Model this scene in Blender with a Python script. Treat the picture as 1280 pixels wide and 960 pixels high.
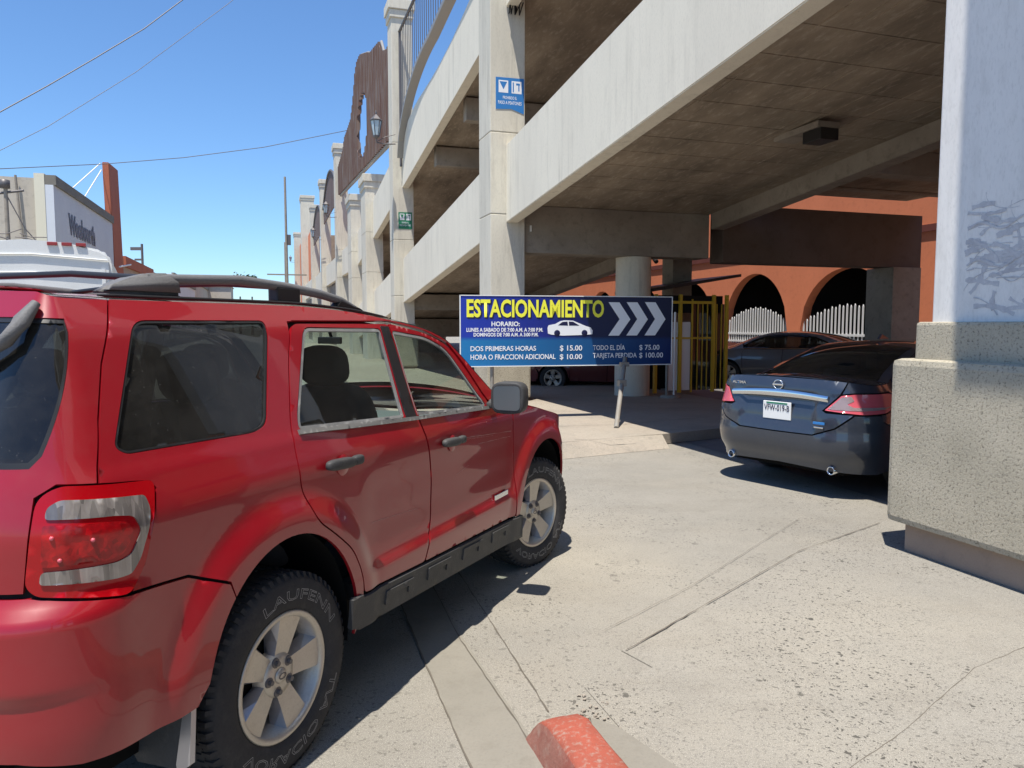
import bpy, bmesh, math, random
import numpy as np
from mathutils import Vector, Matrix, geometry
random.seed(7)
S = bpy.context.scene
for o in list(bpy.data.objects): bpy.data.objects.remove(o)
R_ = math.radians
# ------------------------------------------------------------------ camera, sky, sun, exposure
CAMH = 1.64
cd = bpy.data.cameras.new('camera'); cam = bpy.data.objects.new('camera', cd); S.collection.objects.link(cam)
cam.location = (0, 0, CAMH); cam.rotation_euler = (R_(90) - math.atan(74/940), 0, 0)
cd.sensor_width = 36; cd.lens = 36*940/1280; cd.clip_start = .05; cd.clip_end = 3000
S.camera = cam
SUN_EL, SUN_AZ = 72.5, 202.0
W = bpy.data.worlds.new('World'); S.world = W; W.use_nodes = True
nt = W.node_tree; bg = nt.nodes['Background']
sky = nt.nodes.new('ShaderNodeTexSky'); sky.sky_type = 'NISHITA'; sky.sun_disc = False
sky.sun_elevation = R_(SUN_EL); sky.sun_rotation = R_(SUN_AZ); sky.air_density = 1.0; sky.dust_density = .15; sky.ozone_density = 3.5
tint = nt.nodes.new('ShaderNodeMix'); tint.data_type = 'RGBA'; tint.blend_type = 'MULTIPLY'; tint.inputs[0].default_value = 1; tint.inputs[7].default_value = (.70, .90, 1.09, 1)
nt.links.new(sky.outputs[0], tint.inputs[6]); nt.links.new(tint.outputs[2], bg.inputs[0]); bg.inputs[1].default_value = .112
sl_ = bpy.data.lights.new('sun', 'SUN'); sl_.energy = 5.0; sl_.angle = R_(.5); sl_.color = (1, .94, .84)
sun = bpy.data.objects.new('sun', sl_); S.collection.objects.link(sun)
_d = Vector((-math.sin(R_(SUN_AZ))*math.cos(R_(SUN_EL)), -math.cos(R_(SUN_AZ))*math.cos(R_(SUN_EL)), -math.sin(R_(SUN_EL))))
sun.rotation_euler = _d.to_track_quat('-Z', 'Y').to_euler(); sun.location = (-10, -20, 60)
S.view_settings.view_transform = 'Standard'; S.view_settings.look = 'None'; S.view_settings.gamma = 1
S.view_settings.exposure = .6
S.view_settings.use_curve_mapping = False

# ------------------------------------------------------------------ helpers
C = S.collection
def tag(o, label=None, cat=None, group=None, kind=None):
    if label: o['label'] = label
    if cat: o['category'] = cat
    if group: o['group'] = group
    if kind: o['kind'] = kind
    return o
def empty(name, loc=(0, 0, 0), rz=0, label=None, cat=None, group=None):
    o = bpy.data.objects.new(name, None); C.objects.link(o); o.location = loc; o.rotation_euler = (0, 0, rz)
    o.empty_display_size = .2
    return tag(o, label, cat, group)
def kids(o): return [c for c in bpy.data.objects if c.parent == o]
def copy_tree(o, parent=None):
    c = o.copy(); C.objects.link(c)
    if parent: c.parent = parent; c.matrix_parent_inverse = o.matrix_parent_inverse.copy()
    for ch in kids(o): copy_tree(ch, c)
    return c
class MB:
    def __init__(s): s.v = []; s.f = []; s.m = []; s.sm = []
    def add(s, vs, fs, m=0, smooth=False):
        b = len(s.v); s.v += [tuple(v) for v in vs]
        for f in fs: s.f.append([i+b for i in f]); s.m.append(m); s.sm.append(smooth)
        return s
    def box(s, x0, x1, y0, y1, z0, z1, m=0, bev=0, M=None):
        bm = bmesh.new(); bmesh.ops.create_cube(bm, size=1)
        for v in bm.verts: v.co = Vector(((x0+x1)/2+v.co.x*(x1-x0), (y0+y1)/2+v.co.y*(y1-y0), (z0+z1)/2+v.co.z*(z1-z0)))
        if bev: bmesh.ops.bevel(bm, geom=list(bm.edges), offset=bev, segments=2, affect='EDGES', profile=.6)
        return s.bm(bm, m, M, smooth=False)
    def bm(s, bm, m=0, M=None, smooth=False):
        if M is not None: bmesh.ops.transform(bm, matrix=M, verts=bm.verts)
        bmesh.ops.recalc_face_normals(bm, faces=bm.faces)
        bm.verts.index_update()
        s.add([v.co[:] for v in bm.verts], [[v.index for v in f.verts] for f in bm.faces], m, smooth); bm.free(); return s
    def prism(s, poly, fn, a, b, m=0, bev=0, smooth=False):
        """poly 2d, fn(p,t)->3d, between t=a and t=b"""
        bm = bmesh.new(); n = len(poly)
        va = [bm.verts.new(fn(p, a)) for p in poly]; vb = [bm.verts.new(fn(p, b)) for p in poly]
        bm.faces.new(va); bm.faces.new(list(reversed(vb)))
        for i in range(n): bm.faces.new((va[i], vb[i], vb[(i+1) % n], va[(i+1) % n]))
        if bev: bmesh.ops.bevel(bm, geom=list(bm.edges), offset=bev, segments=2, affect='EDGES')
        bmesh.ops.triangulate(bm, faces=[f for f in bm.faces if len(f.verts) > 4], ngon_method='EAR_CLIP')
        return s.bm(bm, m, None, smooth)
    def tube(s, pts, r, seg=8, m=0, cap=True, smooth=True):
        pts = [Vector(p) for p in pts]; n = len(pts); rr = r if isinstance(r, (list, tuple)) else [r]*n
        vs = []; up = Vector((0, 0, 1))
        for i, p in enumerate(pts):
            t = (pts[min(i+1, n-1)]-pts[max(i-1, 0)]).normalized()
            a = t.cross(up if abs(t.z) < .9 else Vector((1, 0, 0))).normalized(); b = t.cross(a)
            for k in range(seg):
                an = 2*math.pi*k/seg; vs.append(p+(a*math.cos(an)+b*math.sin(an))*rr[i])
        fs = [[i*seg+k, i*seg+(k+1) % seg, (i+1)*seg+(k+1) % seg, (i+1)*seg+k] for i in range(n-1) for k in range(seg)]
        s.add(vs, fs, m, smooth)
        if cap: s.add(vs[:seg], [list(range(seg))], m); s.add(vs[-seg:], [list(reversed(range(seg)))], m)
        return s
    def lathe(s, prof, o=(0, 0, 0), axis='z', seg=24, m=0, smooth=True, a0=0, a1=2*math.pi):
        vs = []; full = abs(a1-a0-2*math.pi) < 1e-6; K = seg if full else seg+1
        for r, h in prof:
            for k in range(K):
                an = a0+(a1-a0)*k/seg; c, d = r*math.cos(an), r*math.sin(an)
                v = {'z': (c, d, h), 'y': (c, h, d), 'x': (h, c, d)}[axis]
                vs.append((v[0]+o[0], v[1]+o[1], v[2]+o[2]))
        fs = []
        for i in range(len(prof)-1):
            for k in range(seg if full else seg):
                k2 = (k+1) % K if full else k+1
                fs.append([i*K+k, i*K+k2, (i+1)*K+k2, (i+1)*K+k])
        return s.add(vs, fs, m, smooth)
    def build(s, name, mats, parent=None, fixn=False):
        me = bpy.data.meshes.new(name); me.from_pydata(s.v, [], s.f)
        if not isinstance(mats, (list, tuple)): mats = [mats]
        for m in mats: me.materials.append(m)
        for p, mi, sm in zip(me.polygons, s.m, s.sm): p.material_index = mi; p.use_smooth = sm
        if fixn:
            bm = bmesh.new(); bm.from_mesh(me); bmesh.ops.remove_doubles(bm, verts=bm.verts, dist=1e-5); bmesh.ops.recalc_face_normals(bm, faces=bm.faces); bm.to_mesh(me); bm.free()
        me.update(); o = bpy.data.objects.new(name, me); C.objects.link(o)
        if parent: o.parent = parent
        return o
def sell(m, c, rad, ex=.5, Mx=None, cutx=None, seg=24, mi=0):
    bm = bmesh.new(); bmesh.ops.create_uvsphere(bm, u_segments=seg, v_segments=seg//2, radius=1); p = lambda x: math.copysign(abs(x)**ex, x)
    for v in bm.verts:
        q = [p(v.co.x), p(v.co.y), p(v.co.z)]
        if cutx is not None: q[0] = max(q[0], cutx)
        v.co = Vector((q[0]*rad[0], q[1]*rad[1], q[2]*rad[2]))
    return m.bm(bm, mi, Matrix.Translation(c) @ (Mx or Matrix()), True)
def text(name, body, x, z, w, h, mat, parent, y=-.004, bold=0, M=None, depth=.001):
    """lettering in the parent's xz plane facing -y, left edge x, baseline z, width w, cap height h"""
    cu = bpy.data.curves.new(name, 'FONT'); cu.body = body; cu.size = 1; cu.offset = bold; cu.extrude = 0; cu.resolution_u = 3; cu.dimensions = '2D'; cu.fill_mode = 'FRONT'
    ob = bpy.data.objects.new('tmp', cu); C.objects.link(ob); bpy.context.view_layer.update()
    dg = bpy.context.evaluated_depsgraph_get(); me = bpy.data.meshes.new_from_object(ob.evaluated_get(dg)); bpy.data.objects.remove(ob)
    xs = [v.co.x for v in me.vertices]; x0, x1 = min(xs), max(xs)
    for v in me.vertices:
        p = Vector((x+(v.co.x-x0)/(x1-x0)*w, y, z+v.co.y/.69*h)); v.co = M @ p if M else p
    me.materials.append(mat); o = bpy.data.objects.new(name, me); C.objects.link(o); o.parent = parent
    return o

# ------------------------------------------------------------------ materials
def N(t, ty, **k):
    n = t.nodes.new(ty)
    for a, b in k.items(): setattr(n, a, b)
    return n
def base(name, col, rough=.6, metal=0, spec=.5, coat=0, coat_r=.05):
    m = bpy.data.materials.new(name); m.use_nodes = True; b = m.node_tree.nodes['Principled BSDF']
    b.inputs['Base Color'].default_value = (*col, 1); b.inputs['Roughness'].default_value = rough; b.inputs['Metallic'].default_value = metal
    b.inputs['Specular IOR Level'].default_value = spec; b.inputs['Coat Weight'].default_value = coat; b.inputs['Coat Roughness'].default_value = coat_r
    return m
def ramp(t, fac, stops):
    r = N(t, 'ShaderNodeValToRGB'); e = r.color_ramp.elements
    while len(e) < len(stops): e.new(.5)
    for q, (p, c) in zip(e, stops): q.position = p; q.color = (*c, 1) if len(c) == 3 else c
    t.links.new(fac, r.inputs[0]); return r.outputs[0]
def noise(t, scale, det=5, rough=.6, vec=None, dim='3D'):
    n = N(t, 'ShaderNodeTexNoise'); n.inputs['Scale'].default_value = scale; n.inputs['Detail'].default_value = det; n.inputs['Roughness'].default_value = rough
    if vec: t.links.new(vec, n.inputs['Vector'])
    return n.outputs[0]
def mixc(t, fac, a, b, mode='MIX'):
    n = N(t, 'ShaderNodeMix', data_type='RGBA', blend_type=mode)
    for i, v in ((0, fac), (6, a), (7, b)):
        if isinstance(v, (int, float)): n.inputs[i].default_value = v
        elif isinstance(v, tuple): n.inputs[i].default_value = (*v, 1)
        else: t.links.new(v, n.inputs[i])
    return n.outputs[2]
def mapping(t, scale, rot=(0, 0, 0)):
    tc = N(t, 'ShaderNodeTexCoord'); mp = N(t, 'ShaderNodeMapping'); mp.inputs['Scale'].default_value = scale; mp.inputs['Rotation'].default_value = rot
    t.links.new(tc.outputs['Object'], mp.inputs[0]); return mp.outputs[0]
def bump(m, h, strength=.3, dist=.01):
    t = m.node_tree; b = N(t, 'ShaderNodeBump'); b.inputs['Strength'].default_value = strength; b.inputs['Distance'].default_value = dist
    t.links.new(h, b.inputs['Height']); t.links.new(b.outputs[0], t.nodes['Principled BSDF'].inputs['Normal'])
def concrete(name, c1, c2, stain=(.18, .16, .13), st=.35, sc=1.0, streak=(1, 1, 1), rough=.85, fine=60, bs=.25, pits=0, drips=0):
    m = base(name, c1, rough, spec=.25); t = m.node_tree; v = mapping(t, streak)
    big = noise(t, .7*sc, 6, .62, v); mid = noise(t, 5*sc, 8, .65, v); fi = noise(t, fine, 4, .6, v)
    c = mixc(t, ramp(t, big, [(.3, (0, 0, 0)), (.7, (1, 1, 1))]), c1, c2)
    c = mixc(t, ramp(t, mid, [(.52, (0, 0, 0)), (.78, (st,)*3)]), c, stain)
    c = mixc(t, ramp(t, fi, [(.25, (.35,)*3), (.5, (0, 0, 0))]), c, tuple(x*.6 for x in c1))
    hgt = fi
    if drips:
        v2 = mapping(t, (3.2, 3.2, .22)); d1 = noise(t, 2.6, 5, .6, v2); v3 = mapping(t, (1, 1, 1)); zone = noise(t, .45, 3, .6, v3)
        k = N(t, 'ShaderNodeMath', operation='MULTIPLY'); t.links.new(ramp(t, d1, [(.52, (0, 0, 0)), (.72, (drips,)*3)]), k.inputs[0]); t.links.new(ramp(t, zone, [(.4, (.15,)*3), (.62, (1, 1, 1))]), k.inputs[1])
        c = mixc(t, k.outputs[0], c, stain)
        vo = N(t, 'ShaderNodeTexVoronoi'); vo.inputs['Scale'].default_value = 9; t.links.new(v3, vo.inputs['Vector']); sp = N(t, 'ShaderNodeSeparateColor'); t.links.new(vo.outputs['Color'], sp.inputs[0])
        lt = ramp(t, vo.outputs['Distance'], [(.035, (.8,)*3), (.07, (0, 0, 0))]); g = N(t, 'ShaderNodeMath', operation='GREATER_THAN'); t.links.new(sp.outputs[0], g.inputs[0]); g.inputs[1].default_value = .72
        q = N(t, 'ShaderNodeMath', operation='MULTIPLY'); t.links.new(lt, q.inputs[0]); t.links.new(g.outputs[0], q.inputs[1]); c = mixc(t, q.outputs[0], c, stain)
    if pits:
        vo = N(t, 'ShaderNodeTexVoronoi'); vo.inputs['Scale'].default_value = pits; t.links.new(v, vo.inputs['Vector'])
        pm = noise(t, 1.1, 3, .5, v); th = N(t, 'ShaderNodeMath', operation='MULTIPLY'); t.links.new(pm, th.inputs[0]); th.inputs[1].default_value = .46
        lt = N(t, 'ShaderNodeMath', operation='LESS_THAN'); t.links.new(vo.outputs['Distance'], lt.inputs[0]); t.links.new(th.outputs[0], lt.inputs[1])
        rnd = N(t, 'ShaderNodeMath', operation='GREATER_THAN'); sp = N(t, 'ShaderNodeSeparateColor'); t.links.new(vo.outputs['Color'], sp.inputs[0]); t.links.new(sp.outputs[0], rnd.inputs[0]); rnd.inputs[1].default_value = .45
        pt = N(t, 'ShaderNodeMath', operation='MULTIPLY'); t.links.new(lt.outputs[0], pt.inputs[0]); t.links.new(rnd.outputs[0], pt.inputs[1])
        c = mixc(t, pt.outputs[0], c, tuple(x*.42 for x in c1))
    t.links.new(c, t.nodes['Principled BSDF'].inputs['Base Color']); bump(m, hgt, bs, .006)
    return m
M = {}
def ground_mat(name, c1, c2, pitsc, dens):
    m = base(name, c1, .9, spec=.2); t = m.node_tree; v = mapping(t, (1, 1, 1))
    big = noise(t, .55, 6, .6, v); mid = noise(t, 4, 8, .7, v); fi = noise(t, 85, 3, .7, v); gr = noise(t, 260, 2, .5, v)
    c = mixc(t, ramp(t, big, [(.3, (0, 0, 0)), (.68, (1, 1, 1))]), c1, c2)
    st1 = noise(t, 1.6, 7, .65, mapping(t, (.55, 1.3, 1), (0, 0, .5))); st2 = noise(t, .28, 4, .6, v)
    c = mixc(t, ramp(t, st1, [(.50, (0, 0, 0)), (.66, (.42,)*3)]), c, (.17, .155, .13)); c = mixc(t, ramp(t, st2, [(.45, (0, 0, 0)), (.65, (.5,)*3)]), c, (.38, .345, .28))
    c = mixc(t, ramp(t, mid, [(.5, (0, 0, 0)), (.8, (.5,)*3)]), c, (.18, .165, .14))
    c = mixc(t, ramp(t, fi, [(.36, (.75,)*3), (.47, (0, 0, 0))]), c, (.15, .14, .125))
    c = mixc(t, ramp(t, gr, [(.55, (0, 0, 0)), (.72, (.6,)*3)]), c, (.62, .58, .52))
    dist = noise(t, 14, 3, .6, v); wv = N(t, 'ShaderNodeVectorMath', operation='MULTIPLY_ADD'); t.links.new(v, wv.inputs[0]); wv.inputs[1].default_value = (1, 1, 1)
    sc = N(t, 'ShaderNodeVectorMath', operation='SCALE'); sc.inputs['Scale'].default_value = .06; nn = N(t, 'ShaderNodeTexNoise'); nn.inputs['Scale'].default_value = 22; t.links.new(v, nn.inputs['Vector']); t.links.new(nn.outputs['Color'], sc.inputs[0]); t.links.new(sc.outputs[0], wv.inputs[2])
    for k, (ps, th, keep) in enumerate(((pitsc, .33, .55), (pitsc*2.3, .42, .45), (pitsc*.38, .26, .86))):
        vo = N(t, 'ShaderNodeTexVoronoi'); vo.inputs['Scale'].default_value = ps; t.links.new(wv.outputs[0], vo.inputs['Vector'])
        sp = N(t, 'ShaderNodeSeparateColor'); t.links.new(vo.outputs['Color'], sp.inputs[0])
        a = N(t, 'ShaderNodeMath', operation='MULTIPLY'); t.links.new(sp.outputs[1], a.inputs[0]); a.inputs[1].default_value = th*1.2
        lt = N(t, 'ShaderNodeMath', operation='SUBTRACT'); t.links.new(a.outputs[0], lt.inputs[0]); t.links.new(vo.outputs['Distance'], lt.inputs[1])
        l2 = N(t, 'ShaderNodeMath', operation='MULTIPLY', use_clamp=True); t.links.new(lt.outputs[0], l2.inputs[0]); l2.inputs[1].default_value = 14
        g = N(t, 'ShaderNodeMath', operation='GREATER_THAN'); t.links.new(sp.outputs[0], g.inputs[0]); g.inputs[1].default_value = keep
        zone = ramp(t, noise(t, .9, 3, .6, v), [(.42, (.15,)*3), (.6, (dens,)*3)])
        p = N(t, 'ShaderNodeMath', operation='MULTIPLY'); t.links.new(l2.outputs[0], p.inputs[0]); t.links.new(g.outputs[0], p.inputs[1])
        p2 = N(t, 'ShaderNodeMath', operation='MULTIPLY'); t.links.new(p.outputs[0], p2.inputs[0]); t.links.new(zone, p2.inputs[1])
        c = mixc(t, p2.outputs[0], c, (.085, .08, .07))
    t.links.new(c, t.nodes['Principled BSDF'].inputs['Base Color']); bump(m, fi, .5, .008)
    return m
M['road'] = ground_mat('road_concrete', (.245, .232, .203), (.19, .180, .157), 26, .8)
M['drive'] = ground_mat('driveway_concrete', (.252, .239, .210), (.205, .194, .170), 34, 1.2)
M['walk'] = ground_mat('sidewalk_concrete', (.32, .27, .218), (.275, .235, .19), 18, .25)
M['gutter'] = concrete('gutter_concrete', (.24, .223, .19), (.195, .183, .155), (.15, .135, .11), .5, 1.6, fine=90)
M['smooth'] = concrete('smooth_concrete', (.235, .218, .186), (.195, .182, .155), (.15, .135, .11), .4, 1.6, fine=90)
M['crack'] = base('crack_dark', (.13, .115, .095), .95, spec=.1)
M['floor'] = concrete('garage_floor', (.17, .165, .16), (.12, .115, .115), (.06, .055, .05), .6, 1.2, fine=70, rough=.7)
M['conc'] = concrete('painted_concrete', (.77, .72, .60), (.68, .635, .53), (.44, .41, .34), .3, .8, (1, 1, .35), bs=.12, drips=.5)
M['col'] = concrete('column_concrete', (.66, .62, .52), (.54, .51, .43), (.33, .30, .25), .45, 1.1, (1, 1, .3), bs=.2, drips=.6)
M['shaft'] = concrete('white_paint', (.76, .745, .71), (.68, .665, .64), (.40, .39, .36), .35, 1.3, (1, 1, .35), bs=.15, drips=.5)
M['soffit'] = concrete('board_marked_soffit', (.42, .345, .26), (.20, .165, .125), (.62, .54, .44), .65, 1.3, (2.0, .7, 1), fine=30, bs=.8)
M['inner'] = concrete('raw_concrete', (.36, .32, .265), (.24, .21, .175), (.08, .07, .06), .5, 1.4, bs=.3)
M['plinth'] = None
def plinth_mat():
    m = base('textured_plaster', (.37, .34, .27), .9, spec=.2); t = m.node_tree; v = mapping(t, (1, 1, 1))
    vo = N(t, 'ShaderNodeTexVoronoi'); vo.inputs['Scale'].default_value = 75; t.links.new(v, vo.inputs['Vector'])
    nz = noise(t, 55, 6, .75, v); big = noise(t, 2.5, 5, .6, v)
    c = mixc(t, ramp(t, big, [(.3, (0, 0, 0)), (.7, (1, 1, 1))]), (.50, .45, .35), (.38, .345, .265))
    c = mixc(t, ramp(t, nz, [(.36, (1, 1, 1)), (.47, (0, 0, 0))]), c, (.15, .135, .105))
    c = mixc(t, ramp(t, vo.outputs['Distance'], [(.0, (.5,)*3), (.3, (0, 0, 0))]), c, (.50, .46, .38))
    t.links.new(c, t.nodes['Principled BSDF'].inputs['Base Color']); bump(m, nz, .8, .012); return m
M['plinth'] = plinth_mat()
M['subbase'] = concrete('pinkish_base', (.36, .28, .22), (.30, .235, .19), (.17, .14, .12), .4, 2, fine=90)
M['terra'] = concrete('terracotta_paint', (.70, .23, .115), (.62, .20, .10), (.33, .09, .045), .3, 1.2, bs=.1)
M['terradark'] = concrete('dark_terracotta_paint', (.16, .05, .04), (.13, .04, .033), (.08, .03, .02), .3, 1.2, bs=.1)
M['kerbred'] = concrete('red_kerb_paint', (.34, .085, .055), (.25, .075, .052), (.30, .26, .22), 1.0, 9, fine=55, bs=.5)
M['kerbdark'] = concrete('worn_dark_red_paint', (.20, .045, .035), (.26, .15, .12), (.30, .25, .21), .6, 5, fine=55, bs=.5)
def rust(name, a, b, c_):
    m = base(name, a, .75, spec=.3); t = m.node_tree; v = mapping(t, (.3, 2.6, .12))
    n1 = noise(t, 1.4, 4, .6, v); n2 = noise(t, 6, 5, .6, v)
    c = mixc(t, ramp(t, n1, [(.35, (0, 0, 0)), (.62, (1, 1, 1))]), a, b); c = mixc(t, ramp(t, n2, [(.5, (0, 0, 0)), (.7, (1, 1, 1))]), c, c_)
    t.links.new(c, t.nodes['Principled BSDF'].inputs['Base Color']); return m
M['sheet'] = rust('weathered_sheet_metal', (.11, .055, .042), (.15, .105, .085), (.20, .18, .175))
M['iron'] = base('dark_painted_iron', (.13, .12, .12), .5, .4)
M['ironl'] = base('grey_painted_iron', (.30, .29, .27), .5, .3)
M['galv'] = concrete('galvanised_steel', (.27, .26, .24), (.22, .20, .17), (.30, .19, .10), .5, 6, rough=.5)
M['black'] = base('black_plastic', (.015, .015, .016), .45)
M['blackmatte'] = base('matte_black', (.008, .008, .008), .9, spec=.1)
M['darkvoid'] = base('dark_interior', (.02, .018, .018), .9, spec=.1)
M['yellow'] = base('yellow_paint', (.62, .40, .03), .5)
M['white'] = base('white_paint_plain', (.78, .78, .76), .5)
M['letwhite'] = base('white_vinyl', (.80, .81, .84), .4)
M['letyel'] = base('yellow_vinyl', (.85, .83, .06), .4)
M['navy'] = base('navy_vinyl', (.01, .01, .05), .4)
M['browndark'] = concrete('dark_brown_concrete', (.15, .115, .095), (.11, .085, .07), (.06, .04, .03), .4, 1.2, bs=.2)
M['palings'] = base('pale_paling_paint', (.62, .62, .62), .6)
M['chrome'] = base('chrome', (.75, .76, .78), .08, 1)
M['mirrorglass'] = base('mirror_glass', (.22, .24, .25), .3, .8)
M['lampglass'] = base('lantern_glass', (.45, .55, .60), .2, 0)
def dusty(name, col, dust, amt=.4, rough=.35, coat=1.0, zdust=None, metal=.0, flake=0):
    """car paint under dust"""
    m = base(name, col, rough, metal, coat=coat, coat_r=.04); t = m.node_tree; v = mapping(t, (1, 1, 1)); b = t.nodes['Principled BSDF']
    n1 = noise(t, 2.6, 9, .72, v); n2 = noise(t, 26, 7, .75, v); n3 = noise(t, 160, 2, .5, v)
    a = ramp(t, n1, [(.38, (0, 0, 0)), (.72, (1, 1, 1))]); a2 = ramp(t, n2, [(.45, (.25,)*3), (.75, (1, 1, 1))])
    f = N(t, 'ShaderNodeMath', operation='MULTIPLY'); t.links.new(a, f.inputs[0]); t.links.new(a2, f.inputs[1])
    tc = N(t, 'ShaderNodeTexCoord'); sp = N(t, 'ShaderNodeSeparateXYZ'); t.links.new(tc.outputs['Object'], sp.inputs[0])
    mr = N(t, 'ShaderNodeMapRange'); t.links.new(sp.outputs[2], mr.inputs[0]); mr.inputs[1].default_value = .85; mr.inputs[2].default_value = .30; mr.inputs[3].default_value = 0; mr.inputs[4].default_value = .30
    ad = N(t, 'ShaderNodeMath', operation='ADD'); t.links.new(f.outputs[0], ad.inputs[0]); t.links.new(mr.outputs[0], ad.inputs[1])
    mu = N(t, 'ShaderNodeMath', operation='MULTIPLY', use_clamp=True); t.links.new(ad.outputs[0], mu.inputs[0]); mu.inputs[1].default_value = amt
    c = mixc(t, mu.outputs[0], col, dust); t.links.new(c, b.inputs['Base Color'])
    rr = N(t, 'ShaderNodeMapRange'); t.links.new(mu.outputs[0], rr.inputs[0]); rr.inputs[3].default_value = rough; rr.inputs[4].default_value = .7; t.links.new(rr.outputs[0], b.inputs['Roughness'])
    cr = N(t, 'ShaderNodeMapRange'); t.links.new(mu.outputs[0], cr.inputs[0]); cr.inputs[1].default_value = 0; cr.inputs[2].default_value = .6; cr.inputs[3].default_value = .02; cr.inputs[4].default_value = .16; t.links.new(cr.outputs[0], b.inputs['Coat Roughness'])
    return m
M['red'] = dusty('dusty_red_paint', (.27, .002, .009), (.22, .055, .045), .22, coat=.75)
M['blue'] = dusty('charcoal_blue_paint', (.030, .040, .062), (.14, .13, .11), .25, metal=.3)
M['silver'] = dusty('silver_grey_paint', (.16, .16, .17), (.25, .23, .2), .3, metal=.4)
M['maroon'] = dusty('maroon_paint', (.10, .008, .012), (.2, .12, .1), .3)
M['scratch'] = base('scratched_paint', (.42, .20, .19), .6)
M['rubber'] = concrete('tyre_rubber', (.030, .030, .033), (.045, .043, .043), (.10, .09, .08), .35, 4, fine=90, rough=.8)
M['clad'] = concrete('grey_black_cladding', (.045, .045, .047), (.065, .065, .064), (.13, .12, .11), .4, 4, fine=120, rough=.55)
M['rack'] = concrete('grey_rack_plastic', (.12, .12, .125), (.15, .15, .155), (.2, .19, .18), .3, 3, fine=150, rough=.6)
M['alloy'] = concrete('dusty_alloy', (.55, .50, .43), (.48, .44, .38), (.33, .28, .23), .35, 5, fine=120, rough=.38); M['alloy'].node_tree.nodes['Principled BSDF'].inputs['Metallic'].default_value = .55
M['alloyin'] = base('alloy_inner', (.42, .42, .45), .3, .8)
M['seam'] = base('seam_dark', (.012, .006, .006), .8, spec=.1)
M['sill'] = base('grey_sill_rubber', (.16, .158, .15), .55)
M['trim'] = concrete('dusty_window_trim', (.16, .16, .16), (.24, .235, .225), (.3, .29, .27), .4, 5, fine=120, rough=.5)
M['lensred'] = base('red_lens', (.36, .002, .006), .15, 0, coat=0)
def ribbed(m, vs, c2, streak=(1, 1, 1)):
    t = m.node_tree; b = t.nodes['Principled BSDF']; col = tuple(b.inputs['Base Color'].default_value)[:3]; v = mapping(t, streak)
    vo = N(t, 'ShaderNodeTexVoronoi'); vo.inputs['Scale'].default_value = vs; t.links.new(v, vo.inputs['Vector']); nz = noise(t, vs*.4, 4, .6, v); sp = N(t, 'ShaderNodeSeparateColor'); t.links.new(vo.outputs['Color'], sp.inputs[0])
    c = mixc(t, ramp(t, nz, [(.35, (0, 0, 0)), (.65, (1, 1, 1))]), col, c2); c = mixc(t, ramp(t, sp.outputs[0], [(.3, (0, 0, 0)), (1, (.7,)*3)]), c, tuple(x*.3 for x in col)); t.links.new(c, b.inputs['Base Color']); bump(m, sp.outputs[1], .25, .002)
M['lensdark'] = base('bright_red_reflector', (.55, .004, .008), .18, 0, coat=.2)
M['lensrose'] = base('rose_lens', (.60, .10, .13), .15, 0, coat=.5)
M['lensclear'] = base('clear_lens', (.22, .19, .175), .15, .3, coat=1)
ribbed(M['lensdark'], 55, (.22, .001, .004)); ribbed(M['lensclear'], 60, (.40, .36, .33), (1, 1, .12))
M['lenspink'] = base('pale_lens', (.62, .50, .50), .15, .2, coat=1)
M['tyrewhite'] = base('tyre_lettering', (.30, .29, .28), .7)
M['seat'] = base('seat_fabric', (.035, .033, .033), .9)
M['dash'] = base('dash_plastic', (.16, .17, .17), .7)
def glass(name, tint, dust=.0, refl=1.0):
    m = bpy.data.materials.new(name); m.use_nodes = True; t = m.node_tree; t.nodes.clear()
    out = N(t, 'ShaderNodeOutputMaterial'); tr = N(t, 'ShaderNodeBsdfTransparent'); tr.inputs[0].default_value = (*tint, 1)
    gl = N(t, 'ShaderNodeBsdfGlossy'); gl.inputs['Roughness'].default_value = .015; gl.inputs[0].default_value = (.9, .95, 1, 1)
    fr = N(t, 'ShaderNodeFresnel'); fr.inputs[0].default_value = 1.5; geo = N(t, 'ShaderNodeNewGeometry'); ir = N(t, 'ShaderNodeMapRange'); t.links.new(geo.outputs['Backfacing'], ir.inputs[0]); ir.inputs[3].default_value = 1.5; ir.inputs[4].default_value = 1/1.5; t.links.new(ir.outputs[0], fr.inputs[0]); m1 = N(t, 'ShaderNodeMixShader'); t.links.new(fr.outputs[0], m1.inputs[0]); t.links.new(tr.outputs[0], m1.inputs[1]); t.links.new(gl.outputs[0], m1.inputs[2])
    df = N(t, 'ShaderNodeBsdfDiffuse'); df.inputs[0].default_value = (.42, .40, .37, 1); v = mapping(t, (1, 1, 1))
    n = noise(t, 3, 8, .7, v); n2 = noise(t, 120, 2, .5, v); r = ramp(t, n, [(.35, (dust*.3,)*3), (.75, (dust*1.4,)*3)]); r2 = ramp(t, n2, [(.70, (0, 0, 0)), (.78, (dust*2.5,)*3)])
    ad = N(t, 'ShaderNodeMath', operation='ADD', use_clamp=True); t.links.new(r, ad.inputs[0]); t.links.new(r2, ad.inputs[1])
    m2 = N(t, 'ShaderNodeMixShader'); t.links.new(ad.outputs[0], m2.inputs[0]); t.links.new(m1.outputs[0], m2.inputs[1]); t.links.new(df.outputs[0], m2.inputs[2])
    t.links.new(m2.outputs[0], out.inputs[0]); return m
M['glassdark'] = glass('privacy_glass', (.055, .06, .065), .05)
M['glassmid'] = glass('door_glass', (.66, .75, .71), .03)
M['glasscar'] = glass('dark_car_glass', (.20, .22, .23), .03)

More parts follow.
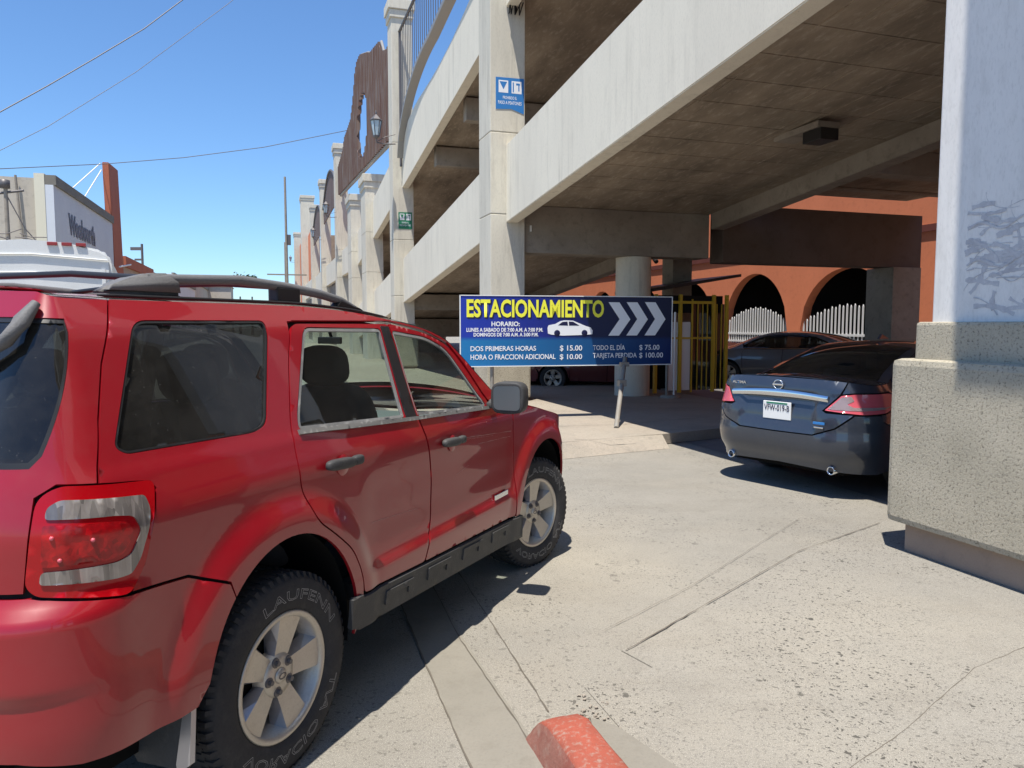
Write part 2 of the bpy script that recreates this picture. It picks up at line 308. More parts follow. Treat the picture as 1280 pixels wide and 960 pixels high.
# ------------------------------------------------------------------ ground
PX, PY = 2.858, 5.371; TH = R_(18)      # pillar corner and direction of the garage front
def FW(off, s, z=0):
    return (PX+off*math.cos(TH)-s*math.sin(TH), PY+off*math.sin(TH)+s*math.cos(TH), z)
def sheet(name, pts, z, mat, th=0):
    mb = MB()
    if th: mb.prism(pts, lambda p, t: (*FW(p[0], p[1])[:2], t), z-th, z, bev=min(.012, th*.3))
    else: mb.add([(*FW(*p)[:2], z) for p in pts], [list(range(len(pts)))])
    o = mb.build(name, mat, fixn=bool(th))
    if not th and o.data.polygons[0].normal.z < 0: o.data.flip_normals()
    return tag(o, kind='structure')
g = MB(); g.add([(-900, -300, 0), (900, -300, 0), (900, 1500, 0), (-900, 1500, 0)], [[0, 1, 2, 3]]); tag(g.build('ground', M['road']), kind='structure')
# driveway and near footpath (pitted concrete)
sheet('driveway', [(-3.05, -1.2), (-2.66, -1.12), (-2.72, -.9), (-1.87, -.45), (-.78, .18), (.4, .66), (5, 2.4), (5, -14), (-3.05, -14)], .004, M['drive'])
sheet('gutter', [(-3.70, -14), (-3.70, -1.5), (-3.69, -.8), (-3.60, 4.2), (-3.36, 4.2), (-3.44, -.5), (-3.42, -1.45), (-3.42, -14)], .004, M['gutter'])
sheet('sidewalk', [(-2.4, 5.2), (-1.0, 4.55), (.0, 4.75), (.78, 4.86), (1.6, 5.05), (4.2, 5.6), (4.2, 60), (-2.4, 60)], .15, M['walk'], .14)
# apron sloping from the sidewalk to the driveway
ap = MB(); T = [(-2.4, 5.2), (-1.0, 4.55), (.0, 4.75), (.74, 4.87)]; B = [(-2.7, 4.7), (-1.1, 4.2), (.0, 4.42), (.66, 4.52)]
ap.add([(*FW(*p)[:2], .149) for p in T]+[(*FW(*p)[:2], .003) for p in B], [[i, i+1, i+5, i+4] for i in range(3)]); o = ap.build('apron', M['walk'], fixn=True); tag(o, kind='structure')
sheet('garage_ground', [(1.15, 5.0), (4.2, 5.6), (4.2, 60), (10.6, 60), (10.6, -14), (1.0, -14), (1.0, -2)], .006, M['floor'])
def crack(pts, w=.008, z=.012, seed=1):
    rnd = random.Random(seed); P = []
    for (a, b) in zip(pts, pts[1:]):
        n = max(2, int(math.dist(a, b)/.06))
        for i in range(n):
            t = i/n; P.append((a[0]+(b[0]-a[0])*t+rnd.uniform(-.003, .003), a[1]+(b[1]-a[1])*t+rnd.uniform(-.003, .003)))
    P.append(pts[-1]); mb = MB(); vs = []
    for i, p in enumerate(P):
        q = P[min(i+1, len(P)-1)]; r = P[max(i-1, 0)]; dx, dy = q[0]-r[0], q[1]-r[1]; L = math.hypot(dx, dy) or 1; ww = w*rnd.uniform(.2, .6)
        vs += [(*FW(p[0]-dy/L*ww, p[1]+dx/L*ww)[:2], z), (*FW(p[0]+dy/L*ww, p[1]-dx/L*ww)[:2], z)]
    mb.add(vs, [[2*i, 2*i+1, 2*i+3, 2*i+2] for i in range(len(P)-1)])
    o = mb.build('ground_crack', M['crack']); tag(o, kind='structure')
    if o.data.polygons[0].normal.z < 0: o.data.flip_normals()
crack([(-2.70, -.92), (-1.87, -.44), (-.75, .20), (.40, .64)], .009, .0125, 1)
crack([(-3.70, -3.), (-3.70, -1.6), (-3.69, -.78), (-3.62, 2)], .008, .0085, 2)
crack([(-3.43, -1.7), (-3.46, -.48), (-3.36, 2)], .006, .0085, 3)
crack([(-3.28, -1.35), (-3.24, -.33), (-3.19, 1.)], .007, .0045, 4)
crack([(-2.70, -.66), (-1.87, -.19), (-.14, .96)], .0035, .0125, 5)
crack([(-2.72, -2.2), (-2.0, -1.95), (-1.2, -1.6), (-.3, -1.4)], .005, .0045, 6)
crack([(-2.2, 6.2), (.6, 5.9), (2.4, 6.3)], .012, .154, 8)
crack([(-.6, 4.75), (-.2, 4.55), (.2, 4.6)], .01, .154, 9)

# red kerb stub
kb = MB()
prof = [(-3.445, .0), (-3.425, .05), (-3.412, .088), (-3.400, .112), (-3.388, .124), (-3.365, .130), (-3.30, .133), (-3.248, .131), (-3.236, .124), (-3.228, .108), (-3.225, .0)]
ss = [-14, -9, -6, -4.2, -3.2, -2.8, -2.5, -2.3, -2.1, -1.95, -1.85, -1.75, -1.70, -1.66, -1.62, -1.58, -1.55, -1.52, -1.50]
vs = []
rk = random.Random(3)
for i, s in enumerate(ss):
    for (o_, z_) in prof:
        k = 1.0 if s < -1.70 else max(.04, math.sqrt(max(0, 1-((s+1.70)/.2)**2)))
        vs.append(FW(o_+rk.uniform(-.003, .003), s+rk.uniform(-.01, .01) if i < 9 else s, z_*min(k, 1)+rk.uniform(-.002, .002)*(z_ > 0)))
n = len(prof)
for i in range(len(ss)-1):
    for j in range(n-1): kb.add([vs[i*n+j], vs[i*n+j+1], vs[(i+1)*n+j+1], vs[(i+1)*n+j]], [[0, 1, 2, 3]], 0 if j >= 3 else 1, True)
kb.add([vs[(len(ss)-1)*n+j] for j in range(n)], [list(range(n))], 1)
k = kb.build('kerb', [M['kerbred'], M['kerbdark']], fixn=True); tag(k, kind='structure')
sheet('kerb_backing', [(-3.222, -14), (-3.222, -1.66), (-3.17, -1.5), (-3.08, -1.62), (-2.98, -2.0), (-2.98, -14)], .05, M['smooth'], .048)
# broken concrete crumbs at the kerb end
cr = MB(); rk = random.Random(11)
for i in range(34):
    a, b = rk.gauss(-3.10, .03), rk.gauss(-1.42, .07); r = rk.uniform(.003, .011); bm = bmesh.new(); bmesh.ops.create_icosphere(bm, subdivisions=1, radius=r)
    for v in bm.verts: v.co *= rk.uniform(.6, 1.25); v.co.z *= .7
    cr.bm(bm, 0, Matrix.Translation(FW(a, b, r*.35+.004)))
tag(cr.build('rubble', M['inner']), 'small crumbs of broken concrete beside the end of the red kerb', 'rubble', kind='stuff')

# ------------------------------------------------------------------ parking garage (local frame: x inward from the front, y along the front, z up)
GA = empty('parking_garage', (PX, PY, 0), TH, 'long pale concrete parking garage with sloping ramps and tall columns beside the street', 'parking garage')
def frange(a, b, n): return [a+(b-a)*i/n for i in range(n+1)]
def column(x0, x1, y0, y1, ztop, joints=(), plinth=True, cap=True, mat='col', z0=0.0, px=.10, sub=.02):
    mb = MB(); zs = [z0]+[j for j in joints if z0 < j < ztop]+[ztop]
    for a, b in zip(zs, zs[1:]): mb.box(x0, x1, y0, y1, a+(.006 if a > z0 else 0), b-.006, bev=.014)
    mb.box(x0+.02, x1-.02, y0+.02, y1-.02, z0, ztop-.02)
    c = mb.build('column', M[mat], GA)
    if cap:
        m = MB(); m.box(x0-.10, x1+.10, y0-.10, y1+.10, ztop-.02, ztop+.30, bev=.02); m.box(x0-.05, x1+.05, y0-.05, y1+.05, ztop-.28, ztop-.024, bev=.02); m.build('capital', M['col'], c)
    if plinth:
        m = MB(); m.box(x0-px, x1+px, y0-px, y1+px, .21, 1.40, bev=.045); m.box(x0-px*.35, x1+px*.35, y0-px*.35, y1+px*.35, 1.39, 1.66, bev=.02); m.build('plinth', M['plinth'], c)
        m = MB(); m.box(x0-px*sub, x1+px*.5, y0-px*.3, y1+px*.2, .0, .22, bev=.008); m.build('plinth_base', M['subbase'], c)
    return c
# the near pillar
P1 = column(.06, .80, -1.02, -.10, 12.6, (5.75, 9.4), mat='shaft', plinth=False, z0=1.5)
m = MB(); m.box(-.09, .95, -1.17, .10, .21, 1.40, bev=.05); m.box(.0, .86, -1.08, -.02, 1.38, 1.66, bev=.022); m.build('plinth', M['plinth'], P1)
m = MB(); m.box(.0, .86, -1.08, .0, .0, .22, bev=.008); m.build('plinth_base', M['subbase'], P1)
# scratched graffiti on its street face
gf = MB(); rg = random.Random(5)
def ribbon(mb, pts, w, x):
    vs = []
    for i, p in enumerate(pts):
        q = pts[min(i+1, len(pts)-1)]; r = pts[max(i-1, 0)]; dy, dz = q[0]-r[0], q[1]-r[1]; L = math.hypot(dy, dz) or 1; ww = w*rg.uniform(.35, 1)*.5
        vs += [(x, p[0]-dz/L*ww, p[1]+dy/L*ww), (x, p[0]+dz/L*ww, p[1]-dy/L*ww)]
    mb.add(vs, [[2*i, 2*i+1, 2*i+3, 2*i+2] for i in range(len(pts)-1)])
for k_ in range(150):
    y, z = rg.uniform(-.95, -.36), rg.choice([rg.uniform(1.98, 2.42), rg.uniform(1.72, 2.3)]); a = rg.uniform(0, 6.28); pts = []; cu = rg.uniform(-.22, .22)
    horiz = rg.random() < .75
    if horiz: a = rg.choice([0, math.pi])+rg.uniform(-.25, .25)
    for j in range(rg.randint(5, 18)):
        pts.append((y, z)); y += math.cos(a)*.028; z += math.sin(a)*.02; a += cu*.6+rg.uniform(-.12, .12)
        if not (-.985 < y < -.34 and 1.7 < z < 2.5): break
    if len(pts) > 2: ribbon(gf, pts, rg.choice([.006, .012, .03, .045]), .0565+.00005*k_)
for (a, b, z, w) in ((-.36, -.98, 2.03, .022), (-.36, -.98, 2.27, .02), (-.5, -.98, 1.93, .008)):
    ribbon(gf, [(a+(b-a)*i/24, z+.03*math.sin(i*.5)+.03*i/24) for i in range(25)], w, .0562-.0004*gf.m.__len__()/1000)
M['graf'] = concrete('faded_grey_graffiti', (.40, .40, .42), (.54, .54, .55), (.66, .65, .64), .8, 9, bs=.1)
gfo = gf.build('graffiti', M['graf'], P1)
# main columns
A = column(-.26, .43, 9.77, 10.58, 12.6, (3.76, 5.30))
Bc = column(-.26, .43, 21.32, 22.1, 12.0, (2.62, 4.5, 7.7))
column(.0, .69, -13.0, -12.2, 12.6, (5.75, 9.4))
column(.0, .69, -24.0, -23.2, 12.6, (5.75, 9.4))
# short columns of the far ramp end
column(-.26, .48, 28.72, 30.3, 7.75, (3.9, 5.6), plinth=False)
column(-.26, .45, 34.53, 36.2, 7.85, (3.99, 5.3), plinth=False)
# tall columns further down the street
column(-.26, .48, 42.9, 43.9, 12.2, (4.5, 6.2), plinth=False)
column(-.26, .48, 55.8, 56.9, 12.4, (4.5, 6.2), plinth=False)
column(-.26, .48, 69.1, 70.2, 12.5, (4.5, 6.2), plinth=False)
column(-.26, 1.2, 88.0, 90.5, 16.4, (), plinth=False)
column(-.26, 1.0, 112.0, 114.0, 14.9, (), plinth=False)
def lowz(s): return 3.61-.105*(s-9.7) if s > 9.7 else 3.61-.0925*(s-9.7)
def beam(y0, y1, zb, zt, x0=.2, x1=.42, mat='conc', name='beam', n=1):
    mb = MB(); pts = [(y, zb(y)) for y in frange(y0, y1, n)]+[(y, zt(y)) for y in reversed(frange(y0, y1, n))]
    mb.prism(pts, lambda p, t: (t, p[0], p[1]), x0, x1, bev=.012 if n == 1 else 0); return mb.build(name, M[mat], GA)
X0 = .05
beam(-.098, 9.768, lowz, lambda s: lowz(s)+1.46, X0, X0+.24)
beam(10.582, 21.318, lowz, lambda s: lowz(s)+1.48, X0, X0+.24)
beam(22.102, 28.718, lowz, lambda s: lowz(s)+1.48, X0, X0+.24)
beam(30.302, 34.528, lowz, lambda s: lowz(s)+1.6, X0, X0+.24)
beam(-12.198, -1.022, lowz, lambda s: lowz(s)+1.46, X0, X0+.24)
# upper ramp parapets
upz = lambda s: 7.37-.12*(s-11.72)
beam(10.584, 21.316, upz, lambda s: float(np.interp(s, [10.5, 12.45, 14.0, 15.3, 16.8, 18.7, 20.2, 20.9, 21.4], [9.0, 8.79, 8.52, 8.40, 8.32, 8.30, 8.10, 7.7, 7.0])), X0, X0+.22, n=18)
beam(-.166, 9.766, upz, lambda s: upz(s)+1.5, X0, X0+.22)
beam(-12.196, -1.024, lambda s: upz(s)-.0, lambda s: upz(s)+1.5, X0, X0+.22)
beam(22.104, 28.716, upz, lambda s: upz(s)+1.6, X0, X0+.22)
beam(30.304, 34.526, upz, lambda s: upz(s)+1.6, X0, X0+.22)
beam(36.204, 42.896, lambda s: 4.6, lambda s: 6.1, X0, X0+.22)
beam(43.904, 55.796, lambda s: 4.6, lambda s: 6.1, X0, X0+.22)
beam(56.904, 69.096, lambda s: 4.6, lambda s: 6.1, X0, X0+.22)
beam(70.204, 87.996, lambda s: 4.6, lambda s: 6.3, X0, X0+.22)
# ramp slabs with board marked undersides
def slab(y0, y1, zf, x0, x1, th=.22, name='ramp_slab', mats=('soffit',)):
    mb = MB(); mb.prism([(y0, zf(y0)), (y1, zf(y1)), (y1, zf(y1)+th), (y0, zf(y0)+th)], lambda p, t: (t, p[0], p[1]), x0, x1); return mb.build(name, M['soffit'], GA)
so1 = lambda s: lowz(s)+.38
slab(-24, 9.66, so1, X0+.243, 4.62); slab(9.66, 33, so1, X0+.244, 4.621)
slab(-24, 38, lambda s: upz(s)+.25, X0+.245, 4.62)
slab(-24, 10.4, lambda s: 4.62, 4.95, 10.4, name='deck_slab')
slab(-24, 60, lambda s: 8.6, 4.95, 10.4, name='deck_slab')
# formwork ridges under the first ramp
rd = MB(); rr = random.Random(9)
for i in range(46):
    x = rr.uniform(.8, 4.3); y = rr.uniform(-.5, 8.8); L = rr.uniform(.35, 1.9); w = rr.uniform(.006, .02); h = rr.uniform(.004, .012)
    z0, z1 = so1(y), so1(y+L)
    if y+L > 9.5: continue
    rd.prism([(y, z0+.002), (y+L, z1+.002), (y+L, z1-h*.5), (y+L*.5, (z0+z1)/2-h), (y, z0-h*.4)], lambda p, t: (t, p[0], p[1]), x, x+w)
for i in range(14):
    y = i*.68-.4; rd.prism([(y, so1(y)+.002), (y+.02, so1(y+.02)+.002), (y+.02, so1(y+.02)-.007), (y, so1(y)-.007)], lambda p, t: (t, p[0], p[1]), .45, 4.55)
rd.build('formwork_marks', M['soffit'], GA)
# cross beams
def xbeam(y0, y1, x0, x1, z0, z1, mat='inner'):
    MB().box(x0, x1, y0, y1, z0, z1, bev=.012).build('cross_beam', M[mat], GA)
xbeam(9.86, 10.4, .434, 4.60, 3.05, so1(9.9)-.003)
xbeam(9.9, 10.4, 4.97, 10.4, 2.98, 4.2, 'browndark')
xbeam(21.4, 22.0, .434, 10.4, 1.9+.25, 2.68)
xbeam(28.9, 29.6, .434, 4.6, 1.1, 1.9)
xbeam(-1.0, -.4, .804, 4.60, so1(-1)-.9, so1(-1)-.004)
for y in (2.5, 6.2): xbeam(y, y+.35, 4.97, 10.4, 4.2, 4.615)
for y in (14.3, 17.8): xbeam(y, y+.3, .45, 4.6, upz(y)-.35, upz(y)+.2)
# inner sloping beam
beam(-24, 9.84, lambda s: 3.66-.098*(s-9.8), lambda s: 4.08-.098*(s-9.8), 4.63, 4.95, 'inner', 'inner_beam')
beam(10.41, 34, lambda s: 3.60-.098*(s-9.8), lambda s: 4.02-.098*(s-9.8), 4.63, 4.95, 'inner', 'inner_beam')
# inner columns
def icol(x, y, w, z1, mat='inner', rnd=False, z0=0):
    mb = MB()
    if rnd: mb.lathe([(w/2, z0), (w/2, z1)], (x, y, 0), 'z', 40)
    else: mb.box(x-w/2, x+w/2, y-w/2, y+w/2, z0, z1, bev=.012)
    return mb.build('inner_column', M[mat], GA)
icol(3.0, 10.2, .74, 3.045, 'col', True)
icol(4.8, 11.5, .5, 3.6, 'inner')
icol(3.0, 21.7, .7, 2.1, 'inner'); icol(4.8, 22.3, .5, 2.9, 'terradark')
icol(9.85, 10.15, .82, 2.975, 'inner')
icol(9.7, 3.2, .55, 4.615, 'terradark'); icol(4.8, -2.6, .5, 4.6, 'inner')
# far lower end of the garage: back partitions keep the depth dark
MB().box(4.7, 4.9, 36, 60, 0, 9, bev=0).build('partition', M['inner'], GA)
MB().box(.6, 10.3, 60, 60.2, 0, 9).build('partition', M['inner'], GA)
MB().box(.3, 4.69, 37, 37.2, 0, 7).build('partition', M['inner'], GA)
MB().box(.3, .5, 44, 111.9, 0, 4.5).build('partition', M['inner'], GA)
MB().box(1.4, 1.6, 36.3, 69, 7.0, 9.4).build('partition', M['terra'], GA)
MB().box(.45, .60, 70.3, 87.9, 6.4, 12.0).build('partition', M['terra'], GA)
MB().box(.5, .7, 90.6, 111.9, 4.6, 13.2).build('partition', M['terra'], GA)
MB().box(10.42, 10.6, -24, -1.5, 0, 9).build('partition', M['inner'], GA)
# small pale bracket on the cross beam and lamp on the soffit
MB().box(.56, .60, 9.83, 9.858, 3.46, 3.58, bev=.008).build('bracket', M['white'], GA)
# big unseen box added on the near pillar above the view, to shade its face
MB().box(-.85, .055, -3.6, -1.34, 4.95, 8.4, bev=.02).build('shade_box', M['white'], GA)

# iron arch frame between columns A and B
def arch_z(s): 
    t = (s-15.95)/5.2; return 6.9+2.30*math.sqrt(max(0, 1-t*t)) if s > 15.95 else 9.2+.10*(15.95-s)
fr = empty('arched_iron_railing', FW(0, 16), TH, 'grey iron bar railing with arched lower edge between the two tall columns above the ramp', 'railing')
def lf(y, z, x=0): return (x, y-16, z)
mb = MB(); mb.tube([lf(s, 11.25) for s in (10.7, 21.25)], .05, 6); mb.tube([lf(10.72, 7), lf(10.72, 11.25)], .04, 6); mb.tube([lf(21.22, 6.9), lf(21.22, 11.25)], .04, 6); mb.build('frame', M['iron'], fr)
mb = MB(); N_ = 40; ys = frange(10.78, 21.12, N_)
vs = []
for y in ys:
    z = arch_z(y)
    vs += [lf(y, z, -.14), lf(y, z, .13), lf(y, z+.12, .13), lf(y, z+.12, -.14)]
for i in range(N_):
    for k in range(4): mb.add([vs[4*i+k], vs[4*i+(k+1) % 4], vs[4*i+4+(k+1) % 4], vs[4*i+4+k]], [[0, 1, 2, 3]])
mb.build('arch_rim', M['ironl'], fr, fixn=True)
for i, y in enumerate(frange(10.95, 21.0, 34)):
    z = arch_z(y)+.142
    MB().box(-.010, .010, y-16-.011, y-16+.011, z, 11.2).build('bar', M['iron'], fr)
# weathered sheet metal gable between B and the next tall column
sg_ = empty('sheet_metal_gable', FW(-.1, 30), TH, 'brown weathered ribbed sheet metal gable with curved top and round hole on tall columns', 'gable panel')
top = [(22.2, 11.3), (23.6, 11.45), (24.6, 11.75), (25.2, 12.3), (26.6, 12.55), (27.8, 12.75), (28.8, 13.1), (30.0, 13.45), (31.2, 13.8), (32.5, 13.85), (33.3, 13.55), (33.8, 13.0), (34.6, 12.4), (35.4, 12.0), (37, 11.9), (38.6, 11.85), (39.6, 11.4), (42.8, 11.0)]
tz = lambda s: float(np.interp(s, [a for a, b in top], [b for a, b in top]))
bz = lambda s: 8.15+(s-22.2)*.062
mb = MB(); s_ = 22.2; cols = []; i = 0
while s_ < 42.8:
    for k in range(4): cols.append((s_+k*.11, 0 if k in (0, 1) else .16)); 
    s_ += .44
hc, hz_, hr, hv = 30.8, 10.55, 1.9, 1.4
for (a, xa), (b, xb) in zip(cols, cols[1:]):
    def seg(zf0, zf1):
        n = 14
        for j in range(n):
            za0 = zf0(a)+(zf1(a)-zf0(a))*j/n; za1 = zf0(a)+(zf1(a)-zf0(a))*(j+1)/n; zb0 = zf0(b)+(zf1(b)-zf0(b))*j/n; zb1 = zf0(b)+(zf1(b)-zf0(b))*(j+1)/n
            mb.add([(xa, a-30, za0), (xb, b-30, zb0), (xb, b-30, zb1), (xa, a-30, za1)], [[0, 1, 2, 3]])
    if abs(a-hc) < hr:
        h = lambda q: hv*math.sqrt(max(0, 1-min(1, ((q-hc)/hr)**2)))
        seg(bz, lambda q: hz_-h(q)); seg(lambda q: hz_+h(q), tz)
    else: seg(bz, tz)
o = mb.build('ribbed_sheet', M['sheet'], sg_); sm_ = o.modifiers.new('t', 'SOLIDIFY'); sm_.thickness = .03
mb = MB(); mb.tube([(.16, a-30, bz(a)) for a in (22.2, 42.8)], .09, 6); mb.tube([(.2, a-30, bz(a)+.35) for a in (22.2, 42.8)], .05, 6)
for a in (24, 27, 35, 38, 41): mb.tube([(.2, a-30, bz(a)), (.2, a-30, tz(a)-.05)], .05, 6)
mb.tube([(.1, a-30, b) for a, b in top], .06, 6)
mb.build('frame', M['ironl'], sg_)
# further arches of sheet metal
def gable(s0, s1, zb, h, lab):
    e = empty('sheet_metal_gable', FW(-.05, s0), TH, lab, 'gable panel'); m = MB(); pts = [(0, zb)]; L = s1-s0
    for i in range(15):
        t = i/14; pts.append((L*t, zb+1.1+h*math.sin(math.pi*t)))
    pts.append((L, zb)); m.prism(pts, lambda p, t: (t, p[0], p[1]), 0, .06); m.build('panel', M['sheet'], e)
    m = MB(); m.tube([(-.03, y, z) for y, z in pts[1:-1]], .07, 6); m.build('rim', M['iron'], e)
gable(44.0, 55.7, 9.3, 1.7, 'dark sheet metal gable just past the tall curved gable, half hidden behind columns')
gable(57.0, 69.0, 9.0, 1.6, 'small dark sheet metal gable beside the wall lantern further down the street')

# wall lanterns
def lantern(x, y, z, lab):
    e = empty('wall_lantern', FW(x, y, z), TH, lab, 'lantern', 'wall lanterns along the garage front')
    m = MB(); m.tube([(.62, .0, -.25), (.30, 0, -.28), (.02, 0, -.25), (0, 0, -.12)], .022, 6); m.tube([(.62, 0, .05), (.3, 0, -.05), (.05, 0, -.2)], .012, 6); m.build('bracket', M['iron'], e)
    m = MB(); m.lathe([(.02, -.14), (.10, -.08), (.11, -.03), (.0, -.03)], seg=6, smooth=False); m.lathe([(.19, .42), (.20, .46), (.0, .66)], seg=6, smooth=False); m.lathe([(.025, .64), (.03, .7), (0, .78)], seg=8)
    for k in range(6):
        a = k*math.pi/3; m.tube([(.10*math.cos(a), .10*math.sin(a), -.03), (.185*math.cos(a), .185*math.sin(a), .43)], .012, 4)
    m.build('cage', M['iron'], e)
    m = MB(); m.lathe([(.09, -.03), (.17, .42)], seg=6, smooth=False); m.build('lamp_glass', M['lampglass'], e)
    return e
lantern(-.88, 20.7, 7.75, 'black iron wall lantern with pale cap on the tall column by the arched railing')
for y, z, lab in ((42.3, 8.3, 'wall lantern in front of the red wall beside the second tall column'), (55.4, 8.35, 'wall lantern on the narrow tall column with the sagging ironwork'), (111.0, 11.0, 'tiny dark lantern at the far end of the garage beside the utility pole')):
    lantern(-.88, y, z, lab)

# ceiling light
cl = empty('ceiling_light', FW(3.0, 4.95, so1(4.95)), TH, 'old grey box light fitting fixed under the stained concrete ramp ceiling', 'ceiling light')
m = MB(); m.box(-.18, .18, -.5, .45, -.10, -.012, bev=.01); m.build('housing', M['inner'], cl)
m = MB(); m.box(-.15, .15, -.52, -.15, -.26, -.102, bev=.01); m.build('ballast_box', M['black'], cl)
# pipe under the deck
pp = MB(); pp.tube([FW(x, 8.6+.0*x, 4.42) for x in (5.0, 7, 8.5, 10.3)], .045, 8); pp.tube([FW(6.2, 8.6, 4.42), FW(6.2, 8.6, 4.61)], .02, 6)
tag(pp.build('ceiling_pipe', M['inner']), 'thin brown pipe running under the dark deck above the parked sedan', 'pipe')

# posters
def poster(name, x, y, z, w, h, mat, label, torn=False):
    e = empty(name, FW(x, y, z), TH, label, 'poster'); m = MB(); pts = [(0, 0), (w*.55, .02*torn), (w, -.06*torn), (w, h), (0, h-.01)]
    m.prism(pts, lambda p, t: (p[0], t, p[1]), -.003, 0); m.build('sheet', M[mat], e)
    m = MB()
    if True:
        m.box(w*.10, w*.44, -.0045, -.0032, h*.52, h*.90); m.box(w*.56, w*.92, -.0045, -.0032, h*.52, h*.90); o = m.build('pictogram_panel', M['letwhite'], e)
        m = MB(); m.prism([(w*.13, h*.86), (w*.40, h*.86), (w*.27, h*.62)], lambda p, t: (p[0], t, p[1]), -.0055, -.0047); m.build('pictogram', M[mat], o); m = MB()
        m.box(w*.60, w*.64, -.0055, -.0047, h*.56, h*.86); m.box(w*.72, w*.86, -.0055, -.0047, h*.78, h*.84); m.box(w*.80, w*.84, -.0055, -.0047, h*.6, h*.78); m.build('pictogram', M[mat], o)
        text('lettering', 'PROHIBIDO EL', w*.25, h*.33, w*.5, h*.09, M['letwhite'], e, -.004, .01)
        text('lettering', 'PASO A PEATONES', w*.08, h*.17, w*.84, h*.10, M['letwhite'], e, -.004, .01)
    return e
M['pblue'] = base('blue_print', (.03, .19, .50), .5); M['pgreen'] = base('green_print', (.02, .19, .10), .5)
poster('blue_poster', -.155, 9.765, 5.72, .56, .60, 'pblue', 'torn blue notice with white pictograms pasted high on the column above the big sign', True)
poster('green_poster', -.09, 21.315, 4.86, .46, .56, 'pgreen', 'green notice with white pictograms on the second column down the street')
# cables on column A
cb = MB(); rk = random.Random(2)
for k_ in range(5):
    x = .05+.05*k_; cb.tube([FW(x+rk.uniform(-.05, .05), 9.70, 8.6), FW(x+.03, 9.68, 7.9), FW(x+rk.uniform(-.03, .08), 9.68, 7.45), FW(x+.12, 9.70, 7.7)], .012, 5)
tag(cb.build('cable_bundle', M['black']), 'tangle of black cables hanging on the column at the top of the photo', 'cables')

# ------------------------------------------------------------------ terracotta building behind the garage
TB = empty('terracotta_building', FW(14, 15), TH, 'terracotta painted building with dark arches seen through the garage', 'building')
def wall_with_arches(y0, y1, z1, arches, x=0, th=.35):
    out = [(y0, 0), (y1, 0), (y1, z1), (y0, z1)]; m = MB(); xs = sorted(set([y0, y1]+[c-r for c, r, s, zt in arches]+[c+r for c, r, s, zt in arches]))
    for a, b in zip(xs, xs[1:]):
        mid = (a+b)/2; hit = [q for q in arches if abs(q[0]-mid) < q[1]]
        if not hit: m.box(x, x+th, a, b, 0, z1)
        else:
            c, r, s, zt = hit[0]; nn = 20; ys = frange(a, b, nn)
            for p, q in zip(ys, ys[1:]):
                f = lambda y: s+(zt-s)*math.sqrt(max(0, 1-((y-c)/r)**2))
                m.prism([(p, f(p)), (q, f(q)), (q, z1), (p, z1)], lambda w, t: (t, w[0], w[1]), x, x+th)
    return m
arches = [(21.3-15, 2.05, 1.3, 3.65), (16.3-15, 2.3, 1.3, 3.55), (26.1-15, 2.0, 1.3, 3.55), (30.6-15, 2.0, 1.3, 3.55), (35.6-15, 2.0, 1.3, 3.55), (10.3-15, 2.2, 1.3, 3.5)]
wall_with_arches(-22, 45, 9, arches).build('wall', M['terra'], TB, fixn=False)
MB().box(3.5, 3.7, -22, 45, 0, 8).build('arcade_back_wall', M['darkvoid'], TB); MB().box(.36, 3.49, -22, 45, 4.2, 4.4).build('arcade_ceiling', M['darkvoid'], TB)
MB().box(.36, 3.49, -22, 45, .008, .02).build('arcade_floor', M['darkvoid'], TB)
for (c, r, s, zt) in arches:
    m = MB()
    for i in range(26):
        y = c-r+.08+i*(2*r-.16)/25; h = 1.75+.55*math.sin(math.pi*(i+.5)/26)+.05*(i % 2)
        m.prism([(y-.028, .9), (y+.028, .9), (y+.028, h-.06), (y, h), (y-.028, h-.06)], lambda p, t: (t, p[0], p[1]), .12, .15)
    m.box(.10, .19, c-r, c+r, 1.25, 1.33); m.box(.10, .19, c-r, c+r, .95, 1.02); m.build('palings', M['palings'], TB)
    MB().box(.05, .30, c-r, c+r, 0, .9).build('arch_base', M['terradark'], TB)
MB().box(-.06, -.003, -22, 45, 4.35, 4.55).build('ledge', M['terradark'], TB)
# roofed wooden truss seen above the booth
MB().tube([(-2.6, 9.5, 4.3), (-2.6, 10.6, 5.1), (-2.6, 11.8, 4.2)], .1, 6).build('truss', M['darkvoid'], TB)

# ------------------------------------------------------------------ ticket booth
BT = empty('ticket_booth', FW(4.35, 10.95, 0), TH, 'yellow framed ticket booth with dark sloping awning behind the sedan', 'booth')
Wb, Lb = 1.35, 1.2
def bb(x0, x1, y0, y1, z0, z1): return MB().box(x0, x1, y0, y1, z0, z1, bev=.006)
for (x, y) in ((-.72, -.6), (-.12, -.6), (.72, -.6), (-.72, .6), (.72, .6), (1.05, -.6), (1.05, .6)): bb(x-.035, x+.035, y-.035, y+.035, .15, 2.3).build('post', M['yellow'], BT)
m = MB(); m.box(-.68, .68, -.63, -.60, 1.33, 1.37); m.box(-.68, .68, -.63, -.6, 2.1, 2.16); m.box(-.44, -.41, -.62, -.59, .15, 2.2); m.box(.16, .19, -.62, -.59, .15, 2.2); m.build('rail', M['yellow'], BT)
for x in (.30, .42, .54, .66, .78, .90): bb(x, x+.02, -.63, -.605, .2, 2.1).build('bar', M['yellow'], BT)
bb(-.66, .98, -.55, -.50, 1.9, 2.28).build('header', M['darkvoid'], BT)
bb(-.40, -.17, -.60, -.57, .2, 1.7).build('panel', M['white'], BT); bb(-.08, .14, -.60, -.57, .2, 1.7).build('panel', M['white'], BT)
